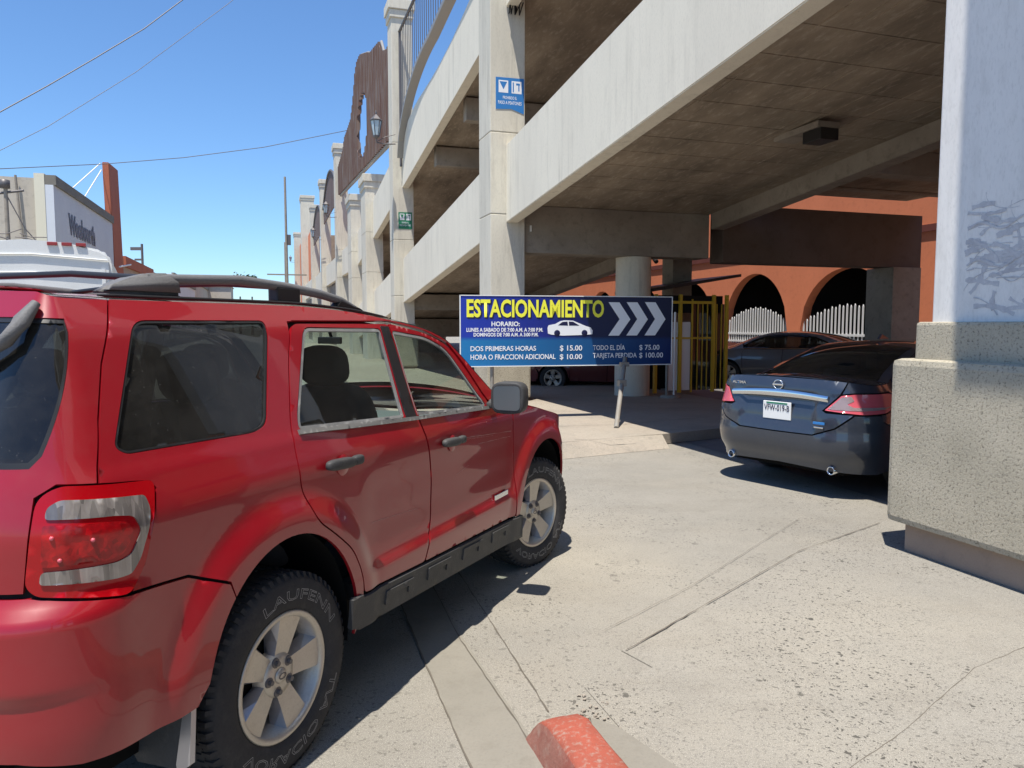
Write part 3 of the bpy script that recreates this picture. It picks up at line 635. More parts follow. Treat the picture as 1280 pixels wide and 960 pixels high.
bb(-.68, -.46, -.60, -.57, 1.55, 1.85).build('notice', M['letwhite'], BT); bb(-.66, -.5, -.60, -.57, 1.95, 2.1).build('notice', M['letwhite'], BT)
bb(.2, 1.0, -.59, -.57, .2, 2.1).build('tinted_pane', M['glasscar'], BT)
m = MB(); m.prism([(-1.05, 2.33), (1.1, 2.68), (1.1, 2.74), (-1.05, 2.40)], lambda p, t: (p[0], t, p[1]), -1.05, .75); m.build('awning', M['black'], BT)
bb(-.66, 1.0, .45, .55, .15, 2.25).build('back_panel', M['darkvoid'], BT)
# round foot stanchions
st_ = empty('metal_stanchion', FW(3.45, 9.4, .0), TH, 'pair of thin pale posts on a round foot just right of the blue sign', 'stanchion')
m = MB(); m.lathe([(0, .205), (.19, .20), (.21, .155), (.2, .006)], (.02, 0, 0), 'z', 24); m.build('foot', M['galv'], st_)
MB().tube([(-.07, 0, .2), (-.07, 0, 1.2)], .03, 8).build('post', M['galv'], st_); MB().tube([(.10, 0, .2), (.10, 0, 1.9)], .022, 8).build('post', M['white'], st_)

# ------------------------------------------------------------------ big parking sign
sw_, sh_ = 3.36, 1.085
SL = Vector((-.79, 11.62, 1.0)); SR = Vector((2.61, 12.35, 1.0)); sa = math.atan2(SR.y-SL.y, SR.x-SL.x); sw_ = (SR-SL).length
SG = empty('parking_sign', SL, sa, 'wide blue ESTACIONAMIENTO price sign on a slanting metal post', 'sign')
def signmat():
    m = base('printed_sign_blue', (.01, .02, .3), .35); t = m.node_tree; tc = N(t, 'ShaderNodeTexCoord'); sp = N(t, 'ShaderNodeSeparateXYZ'); t.links.new(tc.outputs['Object'], sp.inputs[0])
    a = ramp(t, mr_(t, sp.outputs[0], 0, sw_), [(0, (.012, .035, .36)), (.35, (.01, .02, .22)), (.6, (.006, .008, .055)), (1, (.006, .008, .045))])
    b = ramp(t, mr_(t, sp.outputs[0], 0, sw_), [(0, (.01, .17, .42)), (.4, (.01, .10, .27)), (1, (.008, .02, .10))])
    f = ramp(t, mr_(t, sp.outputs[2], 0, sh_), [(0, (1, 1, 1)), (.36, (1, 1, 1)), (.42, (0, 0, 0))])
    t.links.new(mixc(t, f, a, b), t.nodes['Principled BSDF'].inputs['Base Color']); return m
def mr_(t, v, a, b):
    r = N(t, 'ShaderNodeMapRange'); t.links.new(v, r.inputs[0]); r.inputs[1].default_value = a; r.inputs[2].default_value = b; return r.outputs[0]
MB().box(0, sw_, 0, .02, 0, sh_).build('board', signmat(), SG)
m = MB(); m.box(-.012, sw_+.012, -.008, .03, sh_+.001, sh_+.014); m.box(-.012, sw_+.012, -.008, .03, -.014, -.001); m.box(-.014, -.001, -.008, .03, -.014, sh_+.014); m.box(sw_+.001, sw_+.014, -.008, .03, -.014, sh_+.014); m.build('edge_trim', M['white'], SG)
U = lambda px: (px-68)/1135*sw_
V = lambda py, px=600: sh_*(1-(py-(133+12*(px-68)/1135))/((384-18*(px-68)/1135)))
for off, mt, y, bo in ((.014, 'navy', -.003, .055), (0, 'letyel', -.006, .03)):
    text('title_lettering', 'ESTACIONAMIENTO', U(98)+off, V(248)-off, U(823)-U(98), (V(160)-V(248)), M[mt], SG, y, bo)
def tx(s, a, b, yt, yb, bo=.03): text('lettering', s, U(a), V(yb, a), U(b)-U(a), V(yt, a)-V(yb, a), M['letwhite'], SG, -.004, bo)
tx('HORARIO:', 225, 372, 274, 298); tx('LUNES A SABADO DE 7:00 A.M. A 7:00 P.M.', 97, 495, 308, 328); tx('DOMINGOS DE 7:00 A.M. A 3:00 P.M.', 133, 470, 335, 354)
tx('DOS PRIMERAS HORAS', 117, 458, 408, 434, .015); tx('$ 15.00', 585, 706, 406, 434, .015); tx('HORA O FRACCION ADICIONAL', 117, 562, 454, 481, .015); tx('$ 10.00', 585, 706, 454, 481, .015)
tx('TODO EL DÍA', 765, 942, 406, 432, .01); tx('$ 75.00', 1022, 1136, 405, 432, .01); tx('TARJETA PERDIDA', 765, 1008, 449, 475, .01); tx('$ 100.00', 1022, 1157, 448, 475, .01)
for a, b in ((848, 970), (948, 1068), (1050, 1168)):
    w1 = 60; pts = [(a, 170), (a+w1, 171), (b, 264), (a+w1, 353), (a, 353), (b-w1, 263)]
    q = [(U(x), -.005, V(y, x)) for x, y in pts]; mm = MB(); mm.add(q, [[0, 5, 2, 1], [5, 4, 3, 2]]); mm.build('chevron', M['letwhite'], SG)
car = [(519, 310), (524, 295), (560, 288), (588, 272), (610, 268), (655, 270), (690, 285), (725, 300), (752, 308), (762, 325), (760, 345), (735, 347), (700, 349), (600, 352), (580, 350), (540, 346), (521, 340)]
ci = MB().prism([(U(x), V(y, x)) for x, y in car], lambda p, t: (p[0], t, p[1]), -.005, -.001).build('car_picture', M['letwhite'], SG)
m = MB()
for w in ([(575, 295), (598, 277), (625, 275), (628, 297)], [(634, 297), (632, 275), (655, 276), (690, 297)]): m.prism([(U(x), V(y, x)) for x, y in w], lambda p, t: (p[0], t, p[1]), -.007, -.0055)
for x in (570, 718): m.lathe([(.0, -.0075), (.045, -.0075), (.05, -.0055)], (U(x), 0, V(338, x)), 'y', 16)
m.build('car_picture_detail', M['navy'], ci)
# slanting galvanised post
pb = Vector((1.51, 10.81, .15)); im = Matrix.Translation(SL) @ Matrix.Rotation(sa, 4, 'Z'); im.invert()
pt_ = im @ Vector((1.83, 12.17, 1.10)); pb_ = im @ pb
m = MB(); m.tube([pb_, pt_], .036, 10); m.build('slanting_post', M['galv'], SG)
m = MB(); q = pb_.lerp(pt_, .62); m.box(q.x-.06, q.x+.06, q.y-.06, q.y+.06, q.z-.05, q.z+.05, bev=.01); q = pb_.lerp(pt_, .9); m.box(q.x-.07, q.x+.07, q.y-.05, q.y+.05, q.z-.03, q.z+.04, bev=.01); m.build('clamp', M['galv'], SG)
m = MB(); m.tube([(.5, .06, -.85), (.5, .06, .9)], .03, 8); m.build('rear_post', M['galv'], SG)

# ------------------------------------------------------------------ panel machinery for cars
def pip(poly, pts):
    poly = np.asarray(poly); x, y = pts[:, 0], pts[:, 1]; ins = np.zeros(len(pts), bool); n = len(poly); j = n-1
    for i in range(n):
        xi, yi = poly[i]; xj, yj = poly[j]
        c = ((yi > y) != (yj > y))
        with np.errstate(divide='ignore', invalid='ignore'): ins ^= c & (x < (xj-xi)*(y-yi)/((yj-yi) if yj != yi else 1e-12)+xi)
        j = i
    return ins
def area(p): return sum(p[i][0]*p[(i+1) % len(p)][1]-p[(i+1) % len(p)][0]*p[i][1] for i in range(len(p)))/2
def inset(p, d):
    if area(p) < 0: p = p[::-1]
    n = len(p); out = []
    for i in range(n):
        a, b, c = np.array(p[i-1]), np.array(p[i]), np.array(p[(i+1) % n]); e1 = b-a; e2 = c-b
        e1 = e1/(np.linalg.norm(e1)+1e-9); e2 = e2/(np.linalg.norm(e2)+1e-9); n1 = np.array([-e1[1], e1[0]]); n2 = np.array([-e2[1], e2[0]])
        m = n1+n2; k = m@m; out.append(tuple(b+(m*(2*d/k) if k > .5 else m*d)))
    return out
def rnd(p, r, seg=5):
    """round corners; r scalar or list"""
    n = len(p); out = []
    for i in range(n):
        rr = r[i] if isinstance(r, (list, tuple)) else r
        a, b, c = np.array(p[i-1], float), np.array(p[i], float), np.array(p[(i+1) % n], float); la, lc = np.linalg.norm(a-b), np.linalg.norm(c-b)
        q = min(rr, la*.48, lc*.48)
        if q < 1e-4: out.append(tuple(b)); continue
        s0 = b+(a-b)/la*q; s1 = b+(c-b)/lc*q
        for k in range(seg+1): t = k/seg; out.append(tuple((1-t)**2*s0+2*t*(1-t)*b+t*t*s1))
    return out
def dens(p, h):
    out = []; n = len(p)
    for i in range(n):
        a, b = p[i], p[(i+1) % n]; L = math.dist(a, b); k = max(1, int(math.ceil(L/h)))
        for j in range(k): t = j/k; out.append((a[0]+(b[0]-a[0])*t, a[1]+(b[1]-a[1])*t))
    return out
class Car:
    def __init__(s, root, half, RR, XRr, XF, RF, xend_r, eoff, ztop, crown):
        s.root = root; s.YW = -half; s.R = RR; s.XR = XRr; s.XF = XF; s.RF = RF; s.e = eoff; s.zt = ztop; s.crown = crown
        s.uR = XRr-math.pi/2*RR-(half-RR)-.0024; s.uF = XF+math.pi/2*RF+(half-RF)
    def plan(s, u):
        if u > s.XF:
            a = (u-s.XF)/s.RF
            if a < math.pi/2: return (s.XF+s.RF*math.sin(a), s.YW+s.RF*(1-math.cos(a)), math.sin(a), -math.cos(a))
            return (s.XF+s.RF, s.YW+s.RF+(u-s.XF-s.RF*math.pi/2), 1, 0)
        if u >= s.XR: return (u, s.YW, 0, -1)
        a = (s.XR-u)/s.R
        if a < math.pi/2: return (s.XR-s.R*math.sin(a), s.YW+s.R*(1-math.cos(a)), -math.sin(a), -math.cos(a))
        return (s.XR-s.R, s.YW+s.R+(s.XR-u-math.pi/2*s.R), -1, 0)
    def side(s, u, z):
        x, y, nx, ny = s.plan(u); e = s.e(u, z); return Vector((x+nx*e, y+ny*e, z))
    def top(s, u, v):
        zt = s.zt(u); p = s.side(u, zt); y = abs(p.y) if p.y < 0 else 0; k, bow = s.crown(u); w = (1-v*v)*(y/.75)**2
        return Vector((p.x+bow*w, y*v, zt+k*w))
    def panel(s, name, outline, mat, fn='side', holes=(), off=0, gap=.0025, rim=.014, res=.04, parent=None, mirror=True, hgap=None, flip=None):
        f = s.side if fn == 'side' else s.top
        out = dens(inset(list(outline), gap), res); hs = [dens(inset(list(h), -(gap if hgap is None else hgap)), res*.8) for h in holes]
        pts = np.array(out); x0, y0 = pts.min(0); x1, y1 = pts.max(0)
        gx, gy = np.meshgrid(np.arange(x0+res*.5, x1, res), np.arange(y0+res*.5, y1, res)); g = np.c_[gx.ravel(), gy.ravel()]
        keep = pip(inset(out, res*.35), g)
        for h in hs: keep &= ~pip(inset(h, -res*.35), g)
        g = g[keep]; V = [Vector(p) for p in out]; E = [(i, (i+1) % len(out)) for i in range(len(out))]
        loops = [list(range(len(out)))]
        for h in hs:
            b = len(V); V += [Vector(p) for p in h]; E += [(b+i, b+(i+1) % len(h)) for i in range(len(h))]; loops.append(list(range(b, b+len(h))))
        V += [Vector(p) for p in g]
        vo, eo, fo, ov, oe, of = geometry.delaunay_2d_cdt(V, E, [], 0, 1e-6)
        cen = np.array([[(vo[a].x+vo[b].x+vo[c].x)/3, (vo[a].y+vo[b].y+vo[c].y)/3] for a, b, c in fo]); k = pip(out, cen)
        for h in hs: k &= ~pip(h, cen)
        def pos(u, v, d=0):
            p = f(u, v); h = .004
            du = f(u+h, v)-f(u-h, v); dv = f(u, v+h)-f(u, v-h); n = du.cross(dv)
            if n.length < 1e-12: n = Vector((0, 0, 1))
            n.normalize()
            if fn == 'top':
                if n.z < 0 and abs(n.z) > .05: n = -n
            else:
                _, _, a, b = s.plan(u)
                if n.x*a+n.y*b < 0: n = -n
            return p+n*(off+d), n
        P = [pos(q.x, q.y) for q in vo]; F = []
        for (a, b, c), kk in zip(fo, k):
            if not kk: continue
            A_, B_, C_ = P[a][0], P[b][0], P[c][0]; n = (B_-A_).cross(C_-A_)
            F.append([a, b, c] if n.dot(P[a][1]) > 0 else [a, c, b])
        mb = MB(); mb.add([p[0] for p in P], F, 0, True)
        if rim:
            for L in loops:
                uv = [V[i] for i in L]; ar = area([tuple(q) for q in uv]); isout = L is loops[0]
                ring0 = [pos(q.x, q.y, 0)[0] for q in uv]; pl = inset([tuple(q) for q in uv], .003*(1 if isout else -1))
                if (area([tuple(q) for q in uv]) < 0): pl = pl[::-1]
                ring1 = [pos(q.x, q.y, -rim)[0] for q in uv]; n = len(L); n_ = ring0[0]
                b = ring0+ring1; fs = []
                nn = pos(uv[0].x, uv[0].y)[1]; e = ring0[1]-ring0[0]; side_ = e.cross(nn)   # points to the right of travel
                fs = [[i, (i+1) % n, n+(i+1) % n, n+i] for i in range(n)]
                mb.add(b, fs, 0, False)
        o = mb.build(name, mat, parent or s.root)
        if mirror:
            m2 = MB(); m2.add([(p[0], -p[1], p[2]) for p in mb.v], [list(reversed(q)) for q in mb.f], 0, True); m2.sm = list(mb.sm)
            o2 = m2.build(name, mat, parent or s.root); return o, o2
        return o
def interp(tab):
    xs = [a for a, b in tab]; ys = [b for a, b in tab]; n = len(xs); m = [0]*n
    dl = [(ys[i+1]-ys[i])/(xs[i+1]-xs[i]) for i in range(n-1)]
    for i in range(1, n-1): m[i] = 0 if dl[i-1]*dl[i] <= 0 else 2*dl[i-1]*dl[i]/(dl[i-1]+dl[i])
    m[0] = dl[0]; m[-1] = dl[-1]
    def f(x):
        if x <= xs[0]: return ys[0]
        if x >= xs[-1]: return ys[-1]
        i = 0
        while xs[i+1] < x: i += 1
        h = xs[i+1]-xs[i]; t = (x-xs[i])/h
        return (2*t**3-3*t*t+1)*ys[i]+(t**3-2*t*t+t)*h*m[i]+(-2*t**3+3*t*t)*ys[i+1]+(t**3-t*t)*h*m[i+1]
    return f
def smf(x, a, b):
    t = min(1, max(0, (x-a)/(b-a))); return t*t*(3-2*t)
def ell(cx, cz, a, b, t0, t1, n=26): return [(cx+a*math.cos(R_(t0+(t1-t0)*i/n)), cz+b*math.sin(R_(t0+(t1-t0)*i/n))) for i in range(n+1)]

# ------------------------------------------------------------------ wheels (axis along local y, outer face towards -y)
def letters_on_tyre(parent, word, r, a_mid, span, h, y, mat):
    cu = bpy.data.curves.new('t', 'FONT'); cu.body = word; cu.size = 1; cu.offset = .0; cu.resolution_u = 2
    ob = bpy.data.objects.new('tmp', cu); C.objects.link(ob); bpy.context.view_layer.update(); dg = bpy.context.evaluated_depsgraph_get()
    me = bpy.data.meshes.new_from_object(ob.evaluated_get(dg)); bpy.data.objects.remove(ob)
    xs = [v.co.x for v in me.vertices]; x0, x1 = min(xs), max(xs)
    # outline only: boundary edges -> thin ribbons
    bm = bmesh.new(); bm.from_mesh(me); bmesh.ops.remove_doubles(bm, verts=bm.verts, dist=1e-4); mb = MB()
    def mp(x, z):
        a = a_mid-span*((x-x0)/(x1-x0)-.5); rr = r+(z/.69-.5)*h; return Vector((rr*math.cos(a), y, rr*math.sin(a)))
    for e in bm.edges:
        if len(e.link_faces) != 1: continue
        p, q = mp(e.verts[0].co.x, e.verts[0].co.y), mp(e.verts[1].co.x, e.verts[1].co.y); d = (q-p)
        if d.length < 1e-6: continue
        d.normalize(); n = d.cross(Vector((0, 1, 0)))*.0009; p = p-d*.0006; q = q+d*.0006
        mb.add([p-n, q-n, q+n, p+n], [[0, 1, 2, 3]])
    bm.free(); mb.build('tyre_lettering', mat, parent)
def wheel(parent, loc, R0, rimr, w, steer=0, flip=False, spokes=5, lettering=False, name='wheel', phase=90, detail=True):
    e = empty(name, loc); e.parent = parent; e.rotation_euler = (0, 0, steer+(math.pi if flip else 0))
    h = w/2; s_ = R0-rimr
    prof = [(rimr-.01, h*.75), (rimr+.005, h*.86), (rimr+s_*.3, h*.99), (rimr+s_*.62, h*1.0), (rimr+s_*.86, h*.93), (R0-.008, h*.82), (R0, h*.66), (R0, -h*.66), (R0-.008, -h*.82), (rimr+s_*.86, -h*.93), (rimr+s_*.80, -h*.955), (rimr+s_*.62, -h*1.0), (rimr+s_*.3, -h*.99), (rimr+s_*.1, -h*.93), (rimr+.004, -h*.86), (rimr-.012, -h*.80)]
    m = MB(); m.lathe(prof, (0, 0, 0), 'y', 72); ty = m.build('tyre', M['rubber'], e, fixn=True)
    if detail:
        m = MB(); K = 62
        for k in range(K):      # tread lugs
            a = 2*math.pi*k/K
            for sx, da in ((-1, 0), (1, .05), (-.33, .03), (.33, .02)):
                y0, y1 = (sx*h*.93, sx*h*.52) if abs(sx) == 1 else (sx*h*1.2-.022, sx*h*1.2+.022)
                y0, y1 = min(y0, y1), max(y0, y1); aw = .037; vs = []
                for rr, yy0, yy1 in ((R0-.006 if abs(sx) < 1 else R0-.016, y0, y1), (R0+.006, y0 if abs(sx) < 1 else (y0+.012 if sx < 0 else y0), y1 if abs(sx) < 1 else (y1-.012 if sx > 0 else y1))):
                    for aa, yy in ((a+da-aw/2*1.25, yy0), (a+da+aw/2*1.25, yy0), (a+da+aw/2*1.25, yy1), (a+da-aw/2*1.25, yy1)): vs.append((rr*math.cos(aa), yy, rr*math.sin(aa)))
                m.add(vs, [[4, 5, 6, 7], [0, 1, 5, 4], [1, 2, 6, 5], [2, 3, 7, 6], [3, 0, 4, 7]])
        m.build('tread', M['rubber'], ty, fixn=True)
    # rim: lip, barrel
    m = MB(); m.lathe([(rimr-.012, -h*.80), (rimr+.004, -h*.88), (rimr-.002, -h*.915), (rimr-.016, -h*.90), (rimr-.022, -h*.80), (rimr-.035, -h*.5), (rimr-.05, -h*.1), (rimr-.05, h*.7)], (0, 0, 0), 'y', 64); m.build('rim', M['alloy'], e, fixn=True)
    m = MB(); m.lathe([(0, .0), (rimr-.05, .0)], (0, h*.1, 0), 'y', 32); m.lathe([(0, -.02), (.13, -.02), (.15, .02)], (0, 0, 0), 'y', 32); m.build('brake_disc', M['blackmatte'], e)
    # spokes
    m = MB(); yo = -h*.70; ri = rimr-.014
    for k in range(spokes):
        a = R_(phase)+2*math.pi*k/spokes
        def P(r, t, y): return (r*math.cos(a)-t*math.sin(a), y, r*math.sin(a)+t*math.cos(a))
        w0, w1 = .042*rimr/.225, .058*rimr/.225
        A_ = [P(.035, -w0*.75, yo+.012), P(.035, w0*.75, yo+.012), P(ri*.55, w0, yo), P(ri*.55, -w0, yo), P(ri, w1, yo-.012), P(ri, -w1, yo-.012)]
        B_ = [P(.035, -w0*.75, yo+.05), P(.035, w0*.75, yo+.05), P(ri*.55, w0*1.30, yo+.05), P(ri*.55, -w0*1.30, yo+.05), P(ri, w1*1.45, yo+.045), P(ri, -w1*1.45, yo+.045)]
        m.add(A_+B_, [[0, 3, 2, 1], [3, 5, 4, 2]], 0); m.add(A_+B_, [[0, 6, 9, 3], [3, 9, 11, 5], [1, 2, 8, 7], [2, 4, 10, 8]], 1)
        m.add(A_+B_, [[6, 7, 8, 9], [9, 8, 10, 11]], 1)
    m.lathe([(.0, yo-.002), (.052, yo-.002), (.078, yo+.004), (.088, yo+.05)], (0, 0, 0), 'y', 40, 0); m.build('spokes', [M['alloy'], M['alloyin']], e)
    for k in range(spokes):
        a = R_(phase+180/spokes)+2*math.pi*k/spokes; m = MB()
        m.lathe([(0, yo-.016), (.009, yo-.016), (.010, yo-.004), (.018, yo-.003), (.020, yo+.003)], (.057*math.cos(a), 0, .057*math.sin(a)), 'y', 12, 0, False)
        m.build('lug_nut', M['iron'], e)
    m = MB(); m.lathe([(0, yo-.012), (.024, yo-.012), (.029, yo-.004)], (0, 0, 0), 'y', 24); m.build('centre_cap', M['alloy'], e)
    m = MB(); m.lathe([(.010, yo-.0135), (.0125, yo-.0145), (.015, yo-.0135)], (0, 0, 0), 'y', 20)
    for i in range(len(m.v)): m.v[i] = (m.v[i][0]*1.35, m.v[i][1], m.v[i][2]*.8)
    m.build('oval_emblem', M['iron'], e)
    if lettering:
        letters_on_tyre(ty, 'VORACIO A/T', rimr+s_*.46, R_(-80), -2.05, .038, -h*1.004, M['tyrewhite'])
        letters_on_tyre(ty, 'LAUFENN', rimr+s_*.46, R_(68), 1.55, .036, -h*1.004, M['tyrewhite'])
    return e
# ------------------------------------------------------------------ red SUV
YAW = .3976
SUV = empty('suv', (-1.636, 2.98, 0), math.pi/2-YAW, 'dusty red SUV with roof rack and five-spoke wheels waiting at the garage entrance', 'suv')
RA = (0, .42, .405, .468); FA = (2.635, .42, .455, .448)
def suv_e(u, z):
    e = -.03*(1-smf(z, .28, .6))-.035*smf(z, 1.08, 1.26)-.323*max(z-1.22, 0)
    e -= .03*smf(z, 1.60, 1.76)
    for (cx, cz, ho, vo) in ((0, .42, .575, .60), (2.635, .42, .60, .575)):
        t = math.hypot((u-cx)/ho, (z-cz)/vo) if z > cz else math.hypot((u-cx)/ho, (z-cz)/(vo*2))
        e += .027*(1-smf(t, .86, 1.05))
    dm = smf(u, .45, .62)*(1-smf(u, 2.0, 2.12))
    e += .014*(1-smf(z, .60, .635))*dm - .008*smf(z, .64, .80)*(1-smf(z, .9, 1.06))*dm
    if u < -.5: e += .05*smf(-u, .5, .95)*(1-smf(z, .875, .94))
    if u < -.7: e -= .012*smf(-u, .7, .95)*(1-smf(z, .68, .70))
    if u > 2.9: e += -.10*smf(z, .75, 1.05)*smf(u, 3.0, 3.5)
    return e
_zt = interp([(-2, 1.765), (-1.2, 1.745), (-.5, 1.722), (.3, 1.722), (.7, 1.705), (1.02, 1.668), (1.3, 1.625), (1.5, 1.565), (1.62, 1.48), (1.76, 1.365), (1.9, 1.25), (2.02, 1.165), (2.24, 1.144), (2.8, 1.035), (3.05, .985), (3.5, .95), (4.3, .94)])
def suv_crown(u):
    k = .035 if u < 1.0 else (.035+.02*smf(u, 1, 1.4) if u < 2 else .05)
    return k, (.16*smf(u, 1.15, 1.7) if u < 2.03 else .16*(1-smf(u, 2.03, 2.5)))
CS = Car(SUV, .9, .26, -.66, 2.86, .55, 0, suv_e, _zt, suv_crown)
arch_r = ell(*RA[:2], *RA[2:], -6, 186, 40); arch_f = ell(*FA[:2], *FA[2:], -6, 186, 40)
zt = _zt
def along(f, a, b, n, dz=0): return [(a+(b-a)*i/n, f(a+(b-a)*i/n)+dz) for i in range(n+1)]
red = M['red']
# rear quarter panel
i_top = min(range(len(arch_r)), key=lambda i: abs(arch_r[i][0]+.27)+(0 if arch_r[i][1] > .7 else 9))
rdo = [(.975, 1.648), (.27, 1.648), (.20, 1.53), (.10, 1.27), (.082, 1.16), (.088, 1.04), (.148, .91), (.26, .83), (.37, .74), (.43, .63), (.45, .53)]
qwin = rnd([(-.455, 1.652), (.125, 1.654), (.115, 1.60), (-.02, 1.29), (-.09, 1.272), (-.60, 1.278), (-.63, 1.30)], [.05, .04, .03, .07, .05, .05, .04])
lamp = rnd([(-.543, 1.190), (-.82, 1.217), (-.872, 1.19), (-.900, .975), (-.88, .950), (-.655, .903), (-.60, .97)], [.02, .04, .03, .02, .02, .03, .05])
lampq = [(-.66, .885), (-.60, .95), (-.535, 1.16), (-.545, 1.195), (-.60, 1.198)]
rdoor = rnd(rdo+[(.98, .505), (1.065, .70), (1.082, .90), (1.05, 1.03), (.995, 1.17)], [.03, .04, .1, .05, .05, .05, .05, .05, .05, .05, .02, .02, .1, .05, .05, .05])
quarter = along(zt, .28, -.5, 8, -.004)+[(-.60, 1.53), (-.70, 1.26), (-.712, 1.213)]+[(-.60, 1.200), (-.550, 1.192), (-.536, 1.17), (-.60, .966), (-.652, .902), (-.446, .885), (-.30, .82)]+list(reversed(arch_r[:i_top+1]))+[(.440, .425), (.446, .52)]+list(reversed(rdoor[12:60]))+[(.255, 1.652), (.284, 1.652)]
CS.panel('quarter_panel', quarter, red, holes=[qwin], res=.02)
# bumper (right and left half)
bump_o = [(CS.uR, .945), (-.90, .943), (-.66, .898), (-.446, .880), (-.30, .815)]+[p for p in arch_r[i_top:] if p[1] > .50]+[(-.44, .47), (-.6, .463), (-.80, .485), (-.93, .52), (-1.2, .535), (CS.uR, .54)]
CS.panel('bumper', bump_o, red, res=.02)
# liftgate
lg = [(CS.uR, 1.75)]+along(zt, CS.uR, -.503, 10, -.006)+[(-.602, 1.53), (-.703, 1.26), (-.716, 1.214), (-.825, 1.224), (-.880, 1.195), (-.908, .953), (CS.uR, .953)]
lg = lg[1:]
rg_ = rnd([(CS.uR-.001, 1.665), (-.695, 1.655), (-.70, 1.60), (-.862, 1.30), (-.90, 1.275), (CS.uR-.001, 1.27)], [0, .05, .02, .04, .03, 0])
lg2 = along(zt, CS.uR, -.503, 10, -.006)+[(-.602, 1.53), (-.703, 1.26), (-.716, 1.214), (-.825, 1.224), (-.880, 1.195), (-.908, .953), (CS.uR, .953), (CS.uR, 1.27), (-.90, 1.27), (-.865, 1.30), (-.70, 1.62), (-.70, 1.655), (CS.uR, 1.665)]
lgo = CS.panel('liftgate', lg2, red, res=.035)
CS.panel('rear_window', [(CS.uR, 1.665), (-.698, 1.655), (-.702, 1.62), (-.866, 1.30), (-.90, 1.272), (CS.uR, 1.27)], M['glassdark'], off=-.006, rim=0, gap=.006)
CS.panel('window_seal', [(CS.uR, 1.668), (-.695, 1.658), (-.699, 1.62), (-.863, 1.30), (-.90, 1.268), (CS.uR, 1.266), (CS.uR, 1.280), (-.905, 1.284), (-.876, 1.305), (-.714, 1.62), (-.712, 1.645), (CS.uR, 1.654)], M['black'], off=-.003, rim=.004, gap=0)
# tail lamp layers
l1, l2 = CS.panel('tail_lamp', lamp, M['lensred'], off=.004, rim=.02, res=.02, gap=-.004)
CS.panel('lens_clear', rnd([(-0.582, 1.162), (-0.819, 1.188), (-0.852, 1.171), (-0.858, 1.138), (-0.689, 1.122), (-0.633, 1.110), (-0.613, 1.068), (-0.647, 1.011), (-0.689, 1.002), (-0.869, 1.011), (-0.875, 0.974), (-0.689, 0.952), (-0.647, 0.952), (-0.615, 0.988), (-0.582, 1.068), (-0.573, 1.124)], .014), M['lensclear'], off=.008, rim=.006, res=.015, parent=l1, mirror=False)
CS.panel('reflector', rnd([(-0.656, 1.104), (-0.689, 1.113), (-0.862, 1.130), (-0.869, 1.019), (-0.698, 1.010), (-0.670, 1.016), (-0.631, 1.068)], .012), M['lensdark'], off=.0095, rim=.006, res=.015, parent=l1, mirror=False)
for u, z in ((-.84, 1.095), (-.75, 1.075), (-.825, 1.035)):
    p = CS.side(u, z); _, _, a_, b_ = CS.plan(u); p = p+Vector((a_, b_, 0))*.010; m = MB(); bm = bmesh.new(); bmesh.ops.create_uvsphere(bm, u_segments=10, v_segments=6, radius=.006); m.bm(bm, 0, Matrix.Translation(p), True); m.build('bulb', M['lensrose'], l1)
# doors
rdoor = rnd(rdo+[(.98, .505), (1.065, .70), (1.082, .90), (1.05, 1.03), (.995, 1.17)], [.03, .04, .1, .05, .05, .05, .05, .05, .05, .05, .02, .02, .1, .05, .05, .05])
rwin = rnd([(.335, 1.628), (.885, 1.620), (.872, 1.215), (.142, 1.250), (.155, 1.30)], [.04, .02, .02, .03, .05])
CS.panel('rear_door', rdoor, red, holes=[rwin], res=.02, gap=.004)
fdo = [(.975, 1.648), (1.0, 1.647), (1.3, 1.600), (1.5, 1.535), (1.62, 1.42), (1.78, 1.205), (1.84, 1.155), (2.02, 1.135), (2.095, 1.12), (2.11, .8), (2.108, .462), (.984, .505), (1.068, .70), (1.086, .90), (1.054, 1.03), (.999, 1.17)]
fdoor = rnd(fdo, [.01, .05, .08, .08, .08, .08, .05, .05, .02, .1, .03, .02, .1, .05, .05, .05])
fwin = rnd([(.985, 1.610), (1.28, 1.578), (1.47, 1.515), (1.745, 1.185), (1.70, 1.178), (.985, 1.212)], [.02, .06, .08, .02, .02, .02])
CS.panel('front_door', fdoor, red, holes=[fwin], res=.02, gap=.004)
def win(name, w, mat, sealw=.012, off=-.010, sm='trim'):
    o = CS.panel(name, w, mat, off=off, rim=0, gap=.001)
    for q, sd_ in zip(o, (0, 1)): pass
    CS.panel('window_seal', w, M[sm], holes=[inset(w, sealw)], off=-.002, rim=.010, gap=.0, res=.03, hgap=0)
win('quarter_window', qwin, M['glassdark'], .006, sm='black'); win('rear_door_window', rwin, M['glassmid']); win('front_door_window', fwin, M['glassmid'])
CS.panel('pillar_trim', rnd([(.893, 1.636), (.968, 1.634), (.980, 1.195), (.880, 1.200)], .01), M['black'], off=.003, rim=.004)
CS.panel('sill_trim', [(.13, 1.250), (.97, 1.2075), (.97, 1.190), (.13, 1.2325)], M['sill'], off=.010, rim=.012, gap=0, res=.012)
CS.panel('sill_trim', [(.985, 1.207), (1.76, 1.178), (1.77, 1.160), (.985, 1.190)], M['sill'], off=.010, rim=.012, gap=0, res=.012)
# roof side and screen pillar
cant = along(zt, .272, 2.0, 22, -.004)+[(1.86, 1.166), (1.79, 1.214), (1.63, 1.428), (1.51, 1.545), (1.3, 1.611), (1.0, 1.658), (.272, 1.656)]
CS.panel('roof_side', cant, red, off=-.0008, res=.025)
